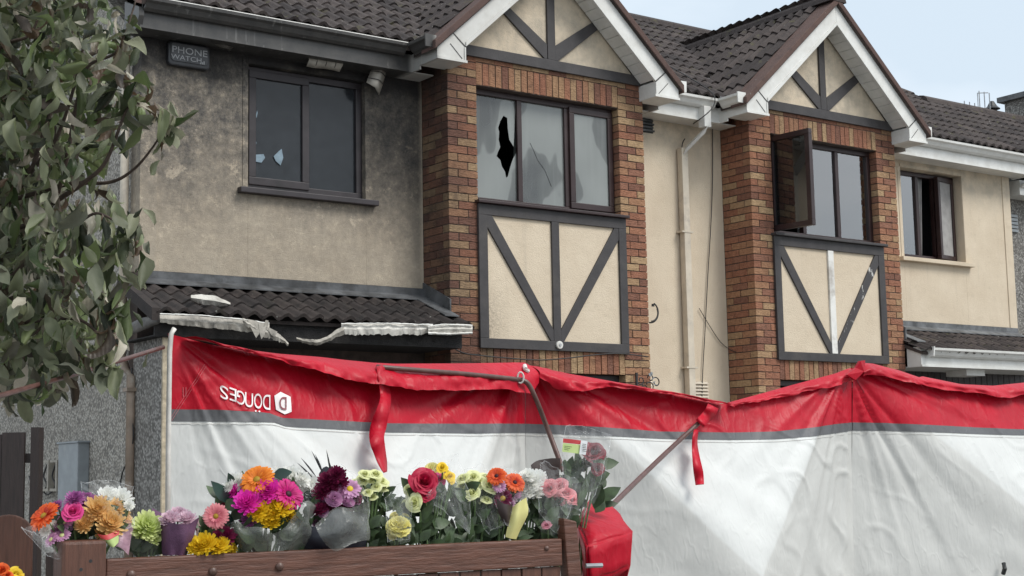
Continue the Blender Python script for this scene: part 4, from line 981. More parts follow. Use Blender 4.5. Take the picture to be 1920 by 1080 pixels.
def cloth(px, py, extra=0., folds=1.):
    P_ = PAN[0] if px < PAN[0].x1 else (PAN[1] if px < PAN[1].x1 else PAN[2])
    p = onP(px, py, P_.a, P_.n); s = (p-P_.a).dot(P_.d)/P_.len; z = p.z
    zt = 2.2
    sp_, hz = (.52 if P_.i == 1 else .5), 1.0
    hx = s/sp_ if s < sp_ else (1-s)/(1-sp_); hv = (zt-z)/(zt-hz) if z > hz else z/hz
    k = 26.; pyr = -math.log(exp(-k*max(0, hx))+exp(-k*max(0, hv))+exp(-k*1.05))/k
    off = .46*max(0, pyr)
    f = 0.
    for ci, sc0 in ((P_.i, 0.), (P_.i+1, P_.len)):
        dx = s*P_.len-sc0; dz = 2.2-z+.02; r_ = hypot(dx, dz); th = atan2(dx, max(dz, 1e-4))
        for (t0, wd, am) in FANS[ci]:
            u = (th-t0)/wd
            if abs(u) < 3: f += am*exp(-u*u)*min(r_/.25, 1)*exp(-r_/.85)*.026
    a = s*P_.len
    f += .012*noise.noise((a*1.6+P_.i*7, z*2.2, .3))+.006*noise.noise((a*5+z*2.5, z*1.3+P_.i*3, 1.7))
    cr = noise.noise((a*3.1+z*1.2+P_.i*5, z*3.4-a*.8, 7.)); f += .011*(1-min(1, abs(cr)*11))*max(0, noise.noise((a*1.1, z*1.3, 2.5))+.35)
    f *= min(1., min(a, P_.len-a)/.10)
    # long soft drag folds
    f += .005*sin((a*1.0+z*1.5)*13+3*noise.noise((a*1.2, z*1.2, 4.)))*max(0, min(1, (1.95-z)/.5))*(.5+.5*noise.noise((a*1.5, z, 9.)))
    f *= min(1., max(0., min(a, P_.len-a))/.05)
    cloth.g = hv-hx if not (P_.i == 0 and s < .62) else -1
    return p+P_.n*(off+f*folds+extra)
def proj(p): d = p-CAM; z = d.dot(FW); return 960+FPX*d.dot(RT)/z, 540-FPX*d.dot(UP)/z
def cl(px, py, extra=0., folds=1.):
    x, y = px, py
    for _ in range(4):
        q = cloth(x, y, extra, folds); u, v = proj(q); x += px-u; y += py-v
    return cloth(x, y, extra, folds)
scr = thing('privacy_screen', (pp[1].x, pp[1].y, 0), 'red and white folding privacy screen standing in front of the houses', 'privacy screen')
def strip(pa, rows_y, mat, name, step=3.5, extra=0.):
    xs = np.linspace(pa.x0+(.01 if pa.i else 0), pa.x1-.01, int((pa.x1-pa.x0)/step)+1)
    rows = [[cloth(x, fy(x), extra) for x in xs] for fy in rows_y]
    o = obj(name, MB().grid(rows).mesh(name, smooth=True, fix=False), mat, PARENT[pa.i])
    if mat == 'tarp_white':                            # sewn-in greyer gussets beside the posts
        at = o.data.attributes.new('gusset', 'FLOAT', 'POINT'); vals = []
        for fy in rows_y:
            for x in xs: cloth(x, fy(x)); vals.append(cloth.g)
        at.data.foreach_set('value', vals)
    return o
PARENT = {}
for pa in PAN:
    e = bpy.data.objects.new('panel', None); COL.objects.link(e); e.parent = scr; e.matrix_parent_inverse = Matrix.Translation(-WLOC['privacy_screen']); WLOC[e.name] = Vector((0, 0, 0)); PARENT[pa.i] = e
    ty = lambda x: interp(TAB, x, 1); b0 = lambda x: interp(TAB, x, 2); b1 = lambda x: interp(TAB, x, 3)
    strip(pa, [(lambda x, t=t: ty(x)+(b0(x)-ty(x))*t) for t in np.linspace(0, 1, 26)], 'tarp_red', 'red_header')
    strip(pa, [(lambda x, t=t: b0(x)+(b1(x)-b0(x))*t) for t in np.linspace(-.03, 1.03, 5)], 'band', 'grey_band', 3.5, .003)
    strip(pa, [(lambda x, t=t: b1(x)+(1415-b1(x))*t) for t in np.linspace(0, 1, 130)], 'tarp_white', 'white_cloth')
    # stitched hem just under the band
    xs = np.linspace(pa.x0+1, pa.x1-1, 60)
    obj('seam', MB().tube([cloth(x, b1(x)+5, .003) for x in xs], .0012, 4), 'tape', PARENT[pa.i])
# folded-over top flaps
def flap(tab, name='flap', ex=.10):
    n = int((tab[-1][0]-tab[0][0])/4); xs = np.linspace(tab[0][0], tab[-1][0], n+1); rows = []
    for k in range(9):
        t = k/8; row = []
        for x in xs:
            a, b = interp(tab, x, 1), interp(tab, x, 2)+4*noise.noise((x*.02, 1.5, 0))+2.5*noise.noise((x*.07, 4.5, 0))
            row.append(cloth(x, a+(b-a)*t, .012+ex*sin(min(1, t*1.3)*pi*.62)+.03*t*noise.noise((x*.03, t*1.8, 2.))+.016*t*noise.noise((x*.09, t*4, 5.)), .5))
        rows.append(row)
    P_ = 0 if tab[0][0] < 985 else (1 if tab[0][0] < 1597 else 2)
    obj(name, MB().grid(rows).mesh(name, smooth=True, fix=False), 'tarp_red', PARENT[P_])
flap([(340, 633, 637), (383, 642, 652), (460, 657, 670), (515, 664, 689), (590, 670, 711), (640, 676, 722), (690, 681, 731), (730, 683, 735), (850, 682, 731), (920, 681, 735), (962, 680, 741), (981, 680, 722)])
flap([(989, 685, 712), (1005, 688, 722), (1024, 693, 736), (1060, 702, 736), (1115, 712, 728), (1200, 729, 737), (1333, 757, 764)])
flap([(1345, 756, 762), (1400, 742, 752), (1480, 721, 738), (1555, 702, 722), (1592, 690, 712)], ex=.03)
flap([(1603, 690, 706), (1612, 680, 704), (1635, 682, 709), (1680, 694, 721), (1716, 708, 729), (1722, 706, 730), (1790, 721, 739), (1850, 724, 746), (1920, 717, 743), (2050, 712, 740), (2170, 694, 720)], ex=.06)
# torn peak at the second post
mbp = MB(); pk = [cl(1585, 703, .05), cl(1601, 690, .06), cl(1609, 677, .07), cl(1618, 676, .06), cl(1616, 697, .07), cl(1600, 713, .06)]
mbp.add(pk+[p+PAN[1].n*.02 for p in pk], [(0, 1, 2, 3, 4, 5), (11, 10, 9, 8, 7, 6)]+[(i, (i+1) % 6, (i+1) % 6+6, i+6) for i in range(6)]); obj('peak', mbp, 'tarp_red', PARENT[1])
# patch seams at the posts
for px0 in (985, 1597):
    for a in (-1, 1): obj('seam', MB().tube([cl(px0+a*18, 735+abs(a), .004), cl(px0+a*2, 700, .004)], .0015, 4), 'redprint', PARENT[0 if px0 < 1000 else 1])
# white edge tape, straps, eyelet, poles, hub buckle
PT = PARENT[0]
obj('edge_tape', MB().tube([cl(x, y, .01, 0) for x, y in ((327, 616), (321, 626), (318, 660), (317, 740), (316, 800), (315, 900), (314, 1100), (312, 1400))], .011, 10).mesh('edge_tape', smooth=True), 'tape', PT)
for a, b, c, d in ((334, 762, 384, 683), (337, 765, 387, 686)): obj('seam', MB().tube([cl(a+(c-a)*t, b+(d-b)*t, .004) for t in np.linspace(-.3, 1, 12)], .0008, 4), 'seam_red', PT)
for x_ in (343, 348): obj('seam', MB().tube([cl(x_, 726, .004), cl(x_+.5, 744, .004)], .0014, 4), 'seam_red', PT)
def ribbon(pts, wd, ex, parent, name='strap'):
    P_ = smooth_path([Vector((a, b, 0)) for a, b in pts], 6); rows = [[], [], []]
    for i, p in enumerate(P_):
        q_ = P_[min(i+1, len(P_)-1)]-P_[max(i-1, 0)]; nrm = Vector((-q_.y, q_.x, 0)).normalized(); ww = interp(wd, i/(len(P_)-1))
        e_ = ex+.015*sin(i*.55)
        for r_, s in zip(rows, (-1, 0, 1)): r_.append(cl(p.x+nrm.x*ww*s, p.y+nrm.y*ww*s, e_+(.003 if s == 0 else 0)+.016*s*sin(i*.23), 0))
    obj(name, MB().grid(rows).mesh(name, smooth=True, thick=.003), 'tarp_red', parent)
ribbon([(712, 686), (719, 720), (722, 752), (712, 790), (706, 820), (712, 850), (722, 886)], [(0, 7), (.3, 10), (.55, 15), (.75, 13), (.9, 9), (1, 3)], .09, PT)
ribbon([(1337, 762), (1330, 775), (1318, 788), (1312, 794)], [(0, 11), (1, 10)], .11, PARENT[1])
ribbon([(1305, 806), (1302, 830), (1305, 860), (1310, 890), (1312, 909)], [(0, 4), (.3, 5), (.7, 9), (1, 8)], .10, PARENT[1])
def pole(pts, r, parent): obj('pole', MB().tube(smooth_path(pts, 5), r, 10).mesh('pole', smooth=True), 'pole', parent)
pole([atz(-120, 776, 4.5), atz(0, 742, 4.85), atz(150, 699, 5.5), atz(306, 651, 6.2)], .0095, PT)
pole([cl(707, 688, .08, 0), cl(780, 694, .11, 0), cl(880, 702, .11, 0), cl(976, 712, .11, 0)], .0125, PT)
pole([cl(976, 712, .11, 0), cl(990, 720, .13, 0), cl(1004, 748, .15, 0), cl(1025, 800, .18, 0), cl(1048, 858, .24, 0), cl(1056, 884, .26, 0)], .0135, PARENT[1])
pole([cl(1326, 779, .08, 0), cl(1250, 848, .16, 0), atz(1150, 945, 7.0), atz(1125, 968, 6.8)], .013, PARENT[1])
cr_ = cl(976, 708, .12, 0)
obj('ring', MB().tube([cr_+Vector((0, 0, .0))+RT*(.016*cos(t))+UP*(.028*sin(t)) for t in np.linspace(0, 2*pi, 15)], .005, 6), 'tape', PT)
obj('toggle', MB().tube([cl(984, 686, .06, 0), cl(985, 692, .09, 0), cl(990, 696, .09, 0)], .012, 8), 'tape', PARENT[1])
obj('hub_buckle', MB().tube([cl(1880, 1056, .03, 0), cl(1882, 1066, .05, 0), cl(1879, 1076, .03, 0)], .014, 8), 'iron', PARENT[2])
# printed maker's mark, upside down on the red header
def mark(vs, fs, mat, name, ex):
    b = bmesh.new(); vv = [b.verts.new((v[0], v[1], 0)) for v in vs]
    for f in fs:
        try: b.faces.new([vv[i] for i in f])
        except ValueError: pass
    bmesh.ops.triangulate(b, faces=b.faces[:])
    for _ in range(3):
        lng = [e for e in b.edges if e.calc_length() > 5]
        if not lng: break
        bmesh.ops.subdivide_edges(b, edges=lng, cuts=1); bmesh.ops.triangulate(b, faces=b.faces[:])
    for v in b.verts: v.co = cl(v.co.x, v.co.y, ex)
    me = bpy.data.meshes.new(name); b.to_mesh(me); b.free(); obj(name, me, mat, PT)
def glyph(ch, cx, cy, sx, sy, sh, mat='whiteprint', ex=.007, rot=True):
    vs, fs = text_mesh(ch, 1.); xs = [v.x for v in vs]; ys = [v.y for v in vs]; w_, h_ = max(xs)-min(xs), max(ys)-min(ys); mx_, my_ = (max(xs)+min(xs))/2, (max(ys)+min(ys))/2
    out = []
    for v in vs:
        u, t = (v.x-mx_)/w_*sx, (v.y-my_)/h_*sy
        if not rot: u, t = -u, -t
        out.append((cx-u, cy+t+(-u)*sh))             # rotated by half a turn in the picture: x -> -x, y up -> down
    mark(out, fs, mat, 'lettering', ex)
glyph('S', 420, 736, 15, 24, .45); glyph('E', 437, 740, 13, 24, .35); glyph('G', 452, 746, 15, 26, .3); glyph('U', 467, 750, 15, 27, .2, rot=False); glyph('O', 484, 752, 15, 28, .15); glyph('D', 500, 754, 14, 28, .1)
for dx in (-3.5, 3.5): mark([(483+dx+1.7*cos(t), 771+dx*.12+1.7*sin(t)) for t in np.linspace(0, 2*pi, 9)[:-1]], [tuple(range(8))], 'whiteprint', 'lettering', .007)
mark([(514.5, 742), (526, 734.5), (545, 744), (547, 772), (534, 777), (517.5, 768)], [tuple(range(6))], 'whiteprint', 'emblem', .005)
glyph('D', 531, 756, 13, 24, .08, 'redprint', .010)

# ================================================================== GATE
gA, gB = atz(198, 1047, 4.95), atz(1054, 1008, 5.80); gA.z = gB.z = 1.33
gd = (gB-gA); gl_ = gd.length; gd.normalize(); gn = Vector((gd.y, -gd.x, 0))       # towards the camera
if gn.dot(CAM-gA) < 0: gn = -gn
def GP(a, o, z): return gA+gd*a+gn*o+Vector((0, 0, z-1.33))
def gbox(a0, a1, o0, o1, z0, z1, slant=0.):
    v = [GP(a, o, z+(slant*(a-a0)/(a1-a0) if z == z1 else 0)) for z in (z0, z1) for o in (o0, o1) for a in (a0, a1)]
    return MB().add(v, [(0, 2, 3, 1), (4, 5, 7, 6), (0, 1, 5, 4), (2, 6, 7, 3), (0, 4, 6, 2), (1, 3, 7, 5)])
gt = thing('wooden_gate', GP(gl_/2, 0, 0), 'brown stained wooden gate with flowers resting along its top rail', 'gate')
def gpart(name, mb, mat='wood', bev=.006): return obj(name, mb.mesh(name, bevel=bev), mat, gt)
gpart('rail', gbox(.003, gl_-.0, -.045, .0, 1.225, 1.33)); gpart('rail', gbox(.003, gl_, -.045, 0, .25, .37))
gpart('stile', MB().add([GP(gl_+a, o, z) for o in (.012, -.05) for a, z in ((.002, 1.41), (.062, 1.395), (.175, .05), (.095, .05))], [(0, 1, 2, 3), (7, 6, 5, 4), (0, 4, 5, 1), (1, 5, 6, 2), (2, 6, 7, 3), (3, 7, 4, 0)]))
nb_ = 20; wb = gl_/nb_
for i in range(nb_): gpart('board', gbox(i*wb+.003, (i+1)*wb-.003, -.040, -.012+random.uniform(-.002, .002), .08, 1.222), 'wood_v', .004)
def bolt(px, py, r=.016):
    c = onP(px, py, gA+gn*.001, gn); me = MB(); n = 12; vs = []; fs = []
    for j, (rr_, oo) in enumerate(((1, 0), (.95, .5), (.6, .85), (.01, 1))): vs += [c+(gd*cos(2*pi*k/n)+Vector((0, 0, 1))*sin(2*pi*k/n))*r*rr_+gn*r*.8*oo for k in range(n)]
    for j in range(3): fs += [(j*n+k, j*n+(k+1) % n, (j+1)*n+(k+1) % n, (j+1)*n+k) for k in range(n)]
    obj('bolt', me.add(vs, fs).mesh('bolt', smooth=True), 'bolt', gt)
for a, b in ((246, 1077), (399, 1071), (524, 1062)): bolt(a, b)
bolt(1025, 1028, .010)
gp = thing('gate_post', GP(-.08, 0, 0), 'thick square brown post at the left end of the flower-lined gate', 'post')
obj('post', gbox(-.150, -.003, -.11, .03, 0, 1.395).mesh('post', bevel=.012), 'wood_v', gp)
for a, b in ((152, 1068), (170, 1052)):
    c = onP(a, b, gA+gn*.031, gn); obj('screw', MB().tube([c, c-gn*.004], .006, 8), 'iron', gp)
# neighbouring rounded picket fence at far left and a post behind
pf = thing('fence_picket', GP(-.55, -.3, 0), 'round-topped brown fence picket at the bottom left corner', 'picket')
c0, c1 = atz(-30, 1000, 5.6), atz(62, 1000, 5.65); zc = atz(15, 1000, 5.6).z; zt_ = atz(15, 964, 5.6).z
dd = (c1-c0); wl_ = dd.length; dd.normalize(); nn_ = Vector((dd.y, -dd.x, 0))
pol = [(0, 0), (wl_, 0), (wl_, zc)]+[(wl_/2+wl_/2*cos(t), zc+(zt_-zc)*sin(t)) for t in np.linspace(0, pi, 13)[1:-1]]+[(0, zc)]
vs = [Vector((c0.x, c0.y, 0))+dd*a+Vector((0, 0, z))+nn_*o for o in (0, -.03) for a, z in pol]; n_ = len(pol)
obj('board', MB().add(vs, [tuple(range(n_)), tuple(range(2*n_-1, n_-1, -1))]+[(i, (i+1) % n_, (i+1) % n_+n_, i+n_) for i in range(n_)]).mesh('board', bevel=.005), 'wood_v', pf)
bp = thing('fence_post', atz(100, 1080, 5.7), 'dark brown post half hidden behind the left gate post', 'post')
p, q_ = atz(86, 1037, 5.6), atz(120, 1037, 5.65); d_ = Vector((FW.x, FW.y, 0))*.1
obj('post', MB().add([p, q_, Vector((q_.x, q_.y, 0)), Vector((p.x, p.y, 0)), p+d_, q_+d_, Vector((q_.x, q_.y, 0))+d_, Vector((p.x, p.y, 0))+d_], [(0, 1, 2, 3), (7, 6, 5, 4), (0, 4, 5, 1), (1, 5, 6, 2), (2, 6, 7, 3), (3, 7, 4, 0)]), 'wood_dark', bp)
# red fabric pack hanging beyond the gate
rb = thing('red_bag', atz(1130, 1000, 6.2), 'boxy red fabric bag hanging beside the right end of the gate', 'bag')
tp = [atz(a, b, z) for a, b, z in ((1080, 969, 6.12), (1114, 920, 6.34), (1128, 924, 6.38), (1158, 960, 6.30), (1189, 995, 6.14), (1100, 1024, 5.92))]
bt = [atz(a, b, z) for a, b, z in ((1183, 1060, 6.12), (1130, 1084, 6.0), (1104, 1096, 5.93))]
bk = [p+Vector((0, 0, -.42))+Vector((FW.x, FW.y, 0))*.04 for p in tp[:4]]
vs = tp+bt+bk
fs = [(0, 1, 2, 3, 4, 5), (5, 4, 6, 7, 8), (0, 5, 8, 9), (4, 3, 12, 6), (1, 0, 9, 10), (2, 1, 10, 11), (3, 2, 11, 12), (8, 7, 6, 12, 11, 10, 9)]
b_ = bmesh.new(); vv = [b_.verts.new(v) for v in vs]
for f in fs: b_.faces.new([vv[i] for i in f])
bmesh.ops.recalc_face_normals(b_, faces=b_.faces[:])
bmesh.ops.bevel(b_, geom=b_.edges[:], offset=.012, segments=2, affect='EDGES')
bmesh.ops.triangulate(b_, faces=b_.faces[:])
for _ in range(2): bmesh.ops.subdivide_edges(b_, edges=[e for e in b_.edges if e.calc_length() > .035], cuts=1); bmesh.ops.triangulate(b_, faces=b_.faces[:])
for v in b_.verts: v.co += Vector((1, 1, 1))*.010*noise.noise(v.co*11)+Vector((0, 0, 1))*.008*noise.noise(v.co*23)
me = bpy.data.meshes.new('fabric'); b_.to_mesh(me); b_.free(); me.polygons.foreach_set('use_smooth', [True]*len(me.polygons)); obj('fabric', me, 'tarp_red', rb)
obj('pin', MB().tube([atz(1098, 1061, 5.75), atz(1129, 1060, 5.78)], .009, 8), 'steel', rb)

# ================================================================== FLOWERS
def frame_dir(d):
    d = d.normalized(); a = d.cross(Vector((0, 0, 1)));
    if a.length < .1: a = d.cross(Vector((1, 0, 0)))
    a.normalize(); b = d.cross(a); return a, b, d
def petal(mb, az, tilt, L_, w_, curl, r0, z0, tip=.5, cup=.15):
    """petal starting at radius r0 height z0, rising by tilt, curling; local flower axis +Z"""
    n = 4; vs = []; t = tilt; r, z = r0, z0; ca, sa = cos(az), sin(az)
    prof = [(0, .35), (.35, .9), (.7, 1.), (.92, tip+.25), (1, tip*.4)]
    pr = 0
    for f, wf in prof:
        ds = (f-pr)*L_; pr = f; r += cos(t)*ds; z += sin(t)*ds; t += curl*ds/L_
        for s in (-1, 0, 1):
            hw = s*w_*wf*.5; zz = z+(cup*w_*wf if s else 0)
            vs.append((ca*r-sa*hw, sa*r+ca*hw, zz))
    fs = [(i*3+j, i*3+j+1, (i+1)*3+j+1, (i+1)*3+j) for i in range(4) for j in range(2)]
    mb.add(vs, fs)
RF = random.Random(5)
def dome(mb, r, h, z0, n=14, m=5):
    vs = []; fs = []
    for j in range(m+1):
        t = pi/2*j/m
        for k in range(n): vs.append((r*cos(t)*cos(2*pi*k/n), r*cos(t)*sin(2*pi*k/n), z0+h*sin(t)))
    for j in range(m): fs += [(j*n+k, j*n+(k+1) % n, (j+1)*n+(k+1) % n, (j+1)*n+k) for k in range(n)]
    mb.add(vs, fs)
def make_gerbera(col, cen):
    mb = MB()
    for lay, (n, L_, ti, zz) in enumerate(((26, .82, .12, 0), (24, .72, .28, .03), (18, .36, .65, .06))):
        for i in range(n): petal(mb, 2*pi*(i+.5*lay)/n+RF.uniform(-.05, .05), ti+RF.uniform(-.08, .08), L_*RF.uniform(.92, 1.05), .22 if lay < 2 else .10, -.45, .17, zz)
    me = mb.mesh('bloom', smooth=True, fix=False); me.materials.append(M[col]); k0 = len(me.polygons)
    c = MB(); dome(c, .2, .12, .06); cm = c.mesh('c', True, False)
    return join_me(me, cm, cen)
def join_me(a, b, mat):
    bmj = bmesh.new(); bmj.from_mesh(a); n0 = len(bmj.faces); bmj.from_mesh(b); bmj.faces.ensure_lookup_table()
    for f in bmj.faces[n0:]: f.material_index = 1
    bmj.to_mesh(a); bmj.free(); a.materials.append(M[mat]); bpy.data.meshes.remove(b)
    a.polygons.foreach_set('use_smooth', [True]*len(a.polygons)); return a
def make_mum(col, dens=1., cen=None):
    mb = MB(); lay = 7
    for j in range(lay):
        f = j/(lay-1); n = int((20-12*f)*dens)
        for i in range(n): petal(mb, 2*pi*(i+.5*(j % 2))/n+RF.uniform(-.12, .12), -.05+1.35*f+RF.uniform(-.12, .12), (.85-.40*f)*RF.uniform(.85, 1.1), .20-.04*f, .9-.4*f, .12*(1-f), .05+.16*f, .6)
    me = mb.mesh('bloom', True, False); me.materials.append(M[col])
    if cen: c = MB(); dome(c, .2, .14, .42); me = join_me(me, c.mesh('c', True, False), cen)
    return me
def make_daisy(col, cen):
    mb = MB()
    for lay, (n, L_, ti) in enumerate(((17, .78, .1), (13, .6, .35))):
        for i in range(n): petal(mb, 2*pi*(i+.5*lay)/n+RF.uniform(-.06, .06), ti+RF.uniform(-.1, .1), L_*RF.uniform(.9, 1.05), .27, -.3, .2, .02*lay)
    me = mb.mesh('bloom', True, False); me.materials.append(M[col]); c = MB(); dome(c, .27, .14, .05); return join_me(me, c.mesh('c', True, False), cen)
def make_button(col, cen):
    mb = MB()
    for j in range(6):
        f = j/5; n = int(18-8*f)
        for i in range(n): petal(mb, 2*pi*(i+.5*(j % 2))/n, .0+1.2*f, .55*(1-.45*f), .24, .9, .36*(1-f*.75), .04+.34*f, .8)
    me = mb.mesh('bloom', True, False); me.materials.append(M[col]); c = MB(); dome(c, .16, .1, .42); return join_me(me, c.mesh('c', True, False), cen)
def make_rose(col, open_=1.):
    mb = MB(); dome(mb, .17, .62, .05, 10, 4)
    for j in range(9):
        f = j/8; n = 3+(1 if j > 3 else 0)+(1 if j > 6 else 0); R_ = .08+.72*f**1.1*open_; H_ = 1.02-.34*f
        for i in range(n):
            az0 = 2*pi*i/n+j*2.4+RF.uniform(-.2, .2); sp_ = 2*pi/n*RF.uniform(1.1, 1.35); vs = []; nu, nv = 6, 5; off = RF.uniform(-.06, .06); lean = RF.uniform(.7, 1.35)
            for b in range(nv+1):
                v = b/nv; rr = R_*(.4+.6*math.sqrt(v))*(1+(.10+.30*f)*lean*max(0, v-.7)*3.3); z = -.3+(H_+off)*v-(.05+.16*f)*lean*max(0, v-.75)*4
                for a in range(nu+1):
                    u = a/nu*2-1; az = az0+u*sp_/2*(.7+.3*v); q_ = rr*(1+.10*u*(1 if i % 2 else -1)); vs.append((q_*cos(az), q_*sin(az), z-(.10+.12*f)*abs(u)**2*v+.02*sin(a*2.1+i)))
            mb.add(vs, [(b*(nu+1)+a, b*(nu+1)+a+1, (b+1)*(nu+1)+a+1, (b+1)*(nu+1)+a) for b in range(nv) for a in range(nu)])
    me = mb.mesh('bloom', True, False); me.materials.append(M[col]); return me
def make_carn(col):
    mb = MB()
    for j in range(6):
        f = j/5; n = int(16-8*f)
        for i in range(n):
            az0 = RF.uniform(0, 6.3); t = .05+1.35*f+RF.uniform(-.15, .15); L_ = .95-.2*f; vs = []
            for b in range(4):
                v = b/3; r = .05+cos(t)*L_*v; z = .0+sin(t)*L_*v
                for a in range(7): u = a/6*2-1; az = az0+u*.42*v+.0; zz = z+.07*v*v*sin(a*2.4+i); vs.append((r*cos(az), r*sin(az), zz))
            mb.add(vs, [(b*7+a, b*7+a+1, (b+1)*7+a+1, (b+1)*7+a) for b in range(3) for a in range(6)])
    me = mb.mesh('bloom', True, False); me.materials.append(M[col]); return me
FL = {}
def flower_mesh(kind):
    if kind in FL: return FL[kind]
    k_, c = kind.split(':')[0], kind.split(':')[1:]
    FL[kind] = {'gerb': lambda: make_gerbera(c[0], c[1]), 'mum': lambda: make_mum(c[0], 1.), 'daisy': lambda: make_daisy(c[0], c[1]), 'button': lambda: make_button(c[0], c[1]), 'rose': lambda: make_rose(c[0]), 'carn': lambda: make_carn(c[0])}[k_]()
    return FL[kind]
def Gpt(px, py, back): return onP(px, py, gA-gn*back, gn)
def leaf_mb(mb, base, d, nrm, L_, w_, curl=.3, n=5, fold=.15):
    d = d.normalized(); sd_ = d.cross(nrm).normalized(); nr = sd_.cross(d).normalized(); vs = []; p = base.copy(); dd_ = d.copy()
    prof = [0.06, .62, 1., .92, .55, .03] if n == 5 else [.08, .9, .9, .05]
    for i in range(n+1):
        hw = w_*prof[i]*.5
        for s in (-1, 0, 1): vs.append(p+sd_*hw*s+nr*(fold*hw if s else 0))
        dd_ = (dd_+nr*(-curl/n)).normalized(); p = p+dd_*(L_/n)
    mb.add(vs, [(i*3+j, i*3+j+1, (i+1)*3+j+1, (i+1)*3+j) for i in range(n) for j in range(2)])
UPV = Vector((0, 0, 1))
class Bq:
    def __init__(s, label, px, back=.10):
        s.px, s.back = px, back; s.t = thing('flower_bouquet', Gpt(px, 1060, back), label, 'bouquet', 'bouquets left along the gate'); s.foot = Gpt(px, 1060, back)-UPV*.12; s.stems = MB()
    def f(s, kind, *spots, mat=None, up=.45):
        for q_ in spots:
            px, py, r = q_[:3]; bk_ = q_[3] if len(q_) > 3 else RF.uniform(-.05, .05)
            c = Gpt(px, py, s.back+bk_); zc_ = (c-CAM).dot(FW); rad = r*zc_/FPX*(1.45 if kind[:3] in ('mum', 'but') else (1.12 if kind[:4] == 'rose' else 1.28))
            out = Vector((0, 0, up))+(CAM-c).normalized()*.8+RT*((px-s.px)*.008)+Vector((RF.uniform(-.25, .25), RF.uniform(-.25, .25), RF.uniform(-.15, .2)))
            a, b, d = frame_dir(out); mt = Matrix(((a.x, b.x, d.x, c.x), (a.y, b.y, d.y, c.y), (a.z, b.z, d.z, c.z), (0, 0, 0, 1))) @ Matrix.Rotation(RF.uniform(0, 6.3), 4, 'Z') @ Matrix.Diagonal((rad, rad, rad, 1))
            inst('bloom', flower_mesh(kind), s.t, mt)
            s.stems.tube(smooth_path([c-d*rad*.2, c-d*rad*1.2-UPV*.03, (c+s.foot)/2-gn*.03, s.foot], 3), .0035, 5)
        return s
    def leaves(s, n, x0, x1, y0, y1, L_=.09, w_=.05, mat='foliage', back=.03):
        mb = MB()
        for _ in range(n):
            c = Gpt(RF.uniform(x0, x1), RF.uniform(y0, y1), s.back+back+RF.uniform(-.04, .05))
            d = UPV*RF.uniform(.1, 1)+RT*RF.uniform(-.9, .9)+gn*RF.uniform(-.2, .7); leaf_mb(mb, c, d, gn+UPV*.4+RT*RF.uniform(-.6, .6), L_*RF.uniform(.6, 1.2), w_*RF.uniform(.6, 1.2), RF.uniform(0, .8))
        obj('foliage', mb.mesh('foliage', True, False), mat, s.t, kind='stuff'); return s
    def leaf(s, px, py, tx, ty, wpx, mat='foliage_d', back=.02):
        a, b = Gpt(px, py, s.back+back), Gpt(tx, ty, s.back+back-.03); zc_ = (a-CAM).dot(FW); mb = MB(); leaf_mb(mb, a, b-a, gn+UPV*.2, (b-a).length, wpx*zc_/FPX, .25); obj('leaf', mb.mesh('leaf', True, False), mat, s.t); return s
    def sheet(s, ctrl, mat, name='wrap', n=5, wob=.012):
        """ctrl: rows of (px,py,back) control points, smoothed"""
        rows = [smooth_path([Gpt(a, b, s.back+c) for a, b, c in r_], n) for r_ in ctrl]
        cols = [smooth_path([r_[i] for r_ in rows], n) for i in range(len(rows[0]))]
        cols = [[p+(gn+UPV*.3)*wob*noise.noise(p*14)*2 for p in c] for c in cols]
        obj(name, MB().grid(cols).mesh(name, True, False), mat, s.t); return s
    def film(s, *polys):
        for pl in polys:
            n = len(pl); c = (sum(p[0] for p in pl)/n, sum(p[1] for p in pl)/n, sum(p[2] for p in pl)/n-.025); ring = []
            for i in range(n):
                a, b = pl[i], pl[(i+1) % n]
                for k_ in range(5): t = k_/5; ring.append((a[0]+(b[0]-a[0])*t, a[1]+(b[1]-a[1])*t, a[2]+(b[2]-a[2])*t))
            rows = []
            for f_ in (1., .82, .62, .42, .22, .03):
                rows.append([Gpt(c[0]+(q[0]-c[0])*f_, c[1]+(q[1]-c[1])*f_, s.back+c[2]+(q[2]-c[2])*f_+RF.uniform(-.016, .016)) for q in [(q_[0]+RF.uniform(-2.5, 2.5), q_[1]+RF.uniform(-2.5, 2.5), q_[2]) for q_ in ring+ring[:1]]])
            for r_ in rows: r_[-1] = r_[0]
            obj('wrap', MB().grid(rows).mesh('wrap', fix=False), 'film', s.t)
            obj('wrap_edge', MB().tube(rows[0], .0009, 4), 'film_edge', s.t)
        return s
    def done(s): obj('stems', s.stems.mesh('stems', True, False), 'stem', s.t); return s

b1 = Bq('mixed bouquet with red-orange gerbera and apricot chrysanthemums on the gate post', 165, .07)
b1.f('gerb:orangered:center', (83, 968, 26, -.03)); b1.f('mum:white', (88, 996, 11), (101, 985, 8)); b1.f('daisy:lilac:green', (121, 978, 15), (116, 1004, 14), (96, 1012, 13), (132, 940, 12)); b1.f('rose:rosepink', (137, 960, 17, -.04))
b1.f('mum:mauve', (160, 944, 18), (141, 937, 14), (184, 944, 12), (155, 962, 10), (108, 950, 10)); b1.f('mum:apricot', (183, 958, 22), (159, 985, 16), (206, 984, 24, -.04), (216, 956, 17), (190, 1002, 12)); b1.f('mum:white', (200, 934, 18, .06), (226, 937, 18, .06), (241, 948, 9))
b1.leaves(24, 100, 235, 965, 1035).sheet([[(44, 992, -.06), (75, 985, -.02), (110, 1000, .0)], [(70, 1020, -.08), (92, 1028, -.06), (118, 1040, -.05)], [(100, 1048, -.05), (112, 1052, -.04), (125, 1058, -.02)]], 'film')
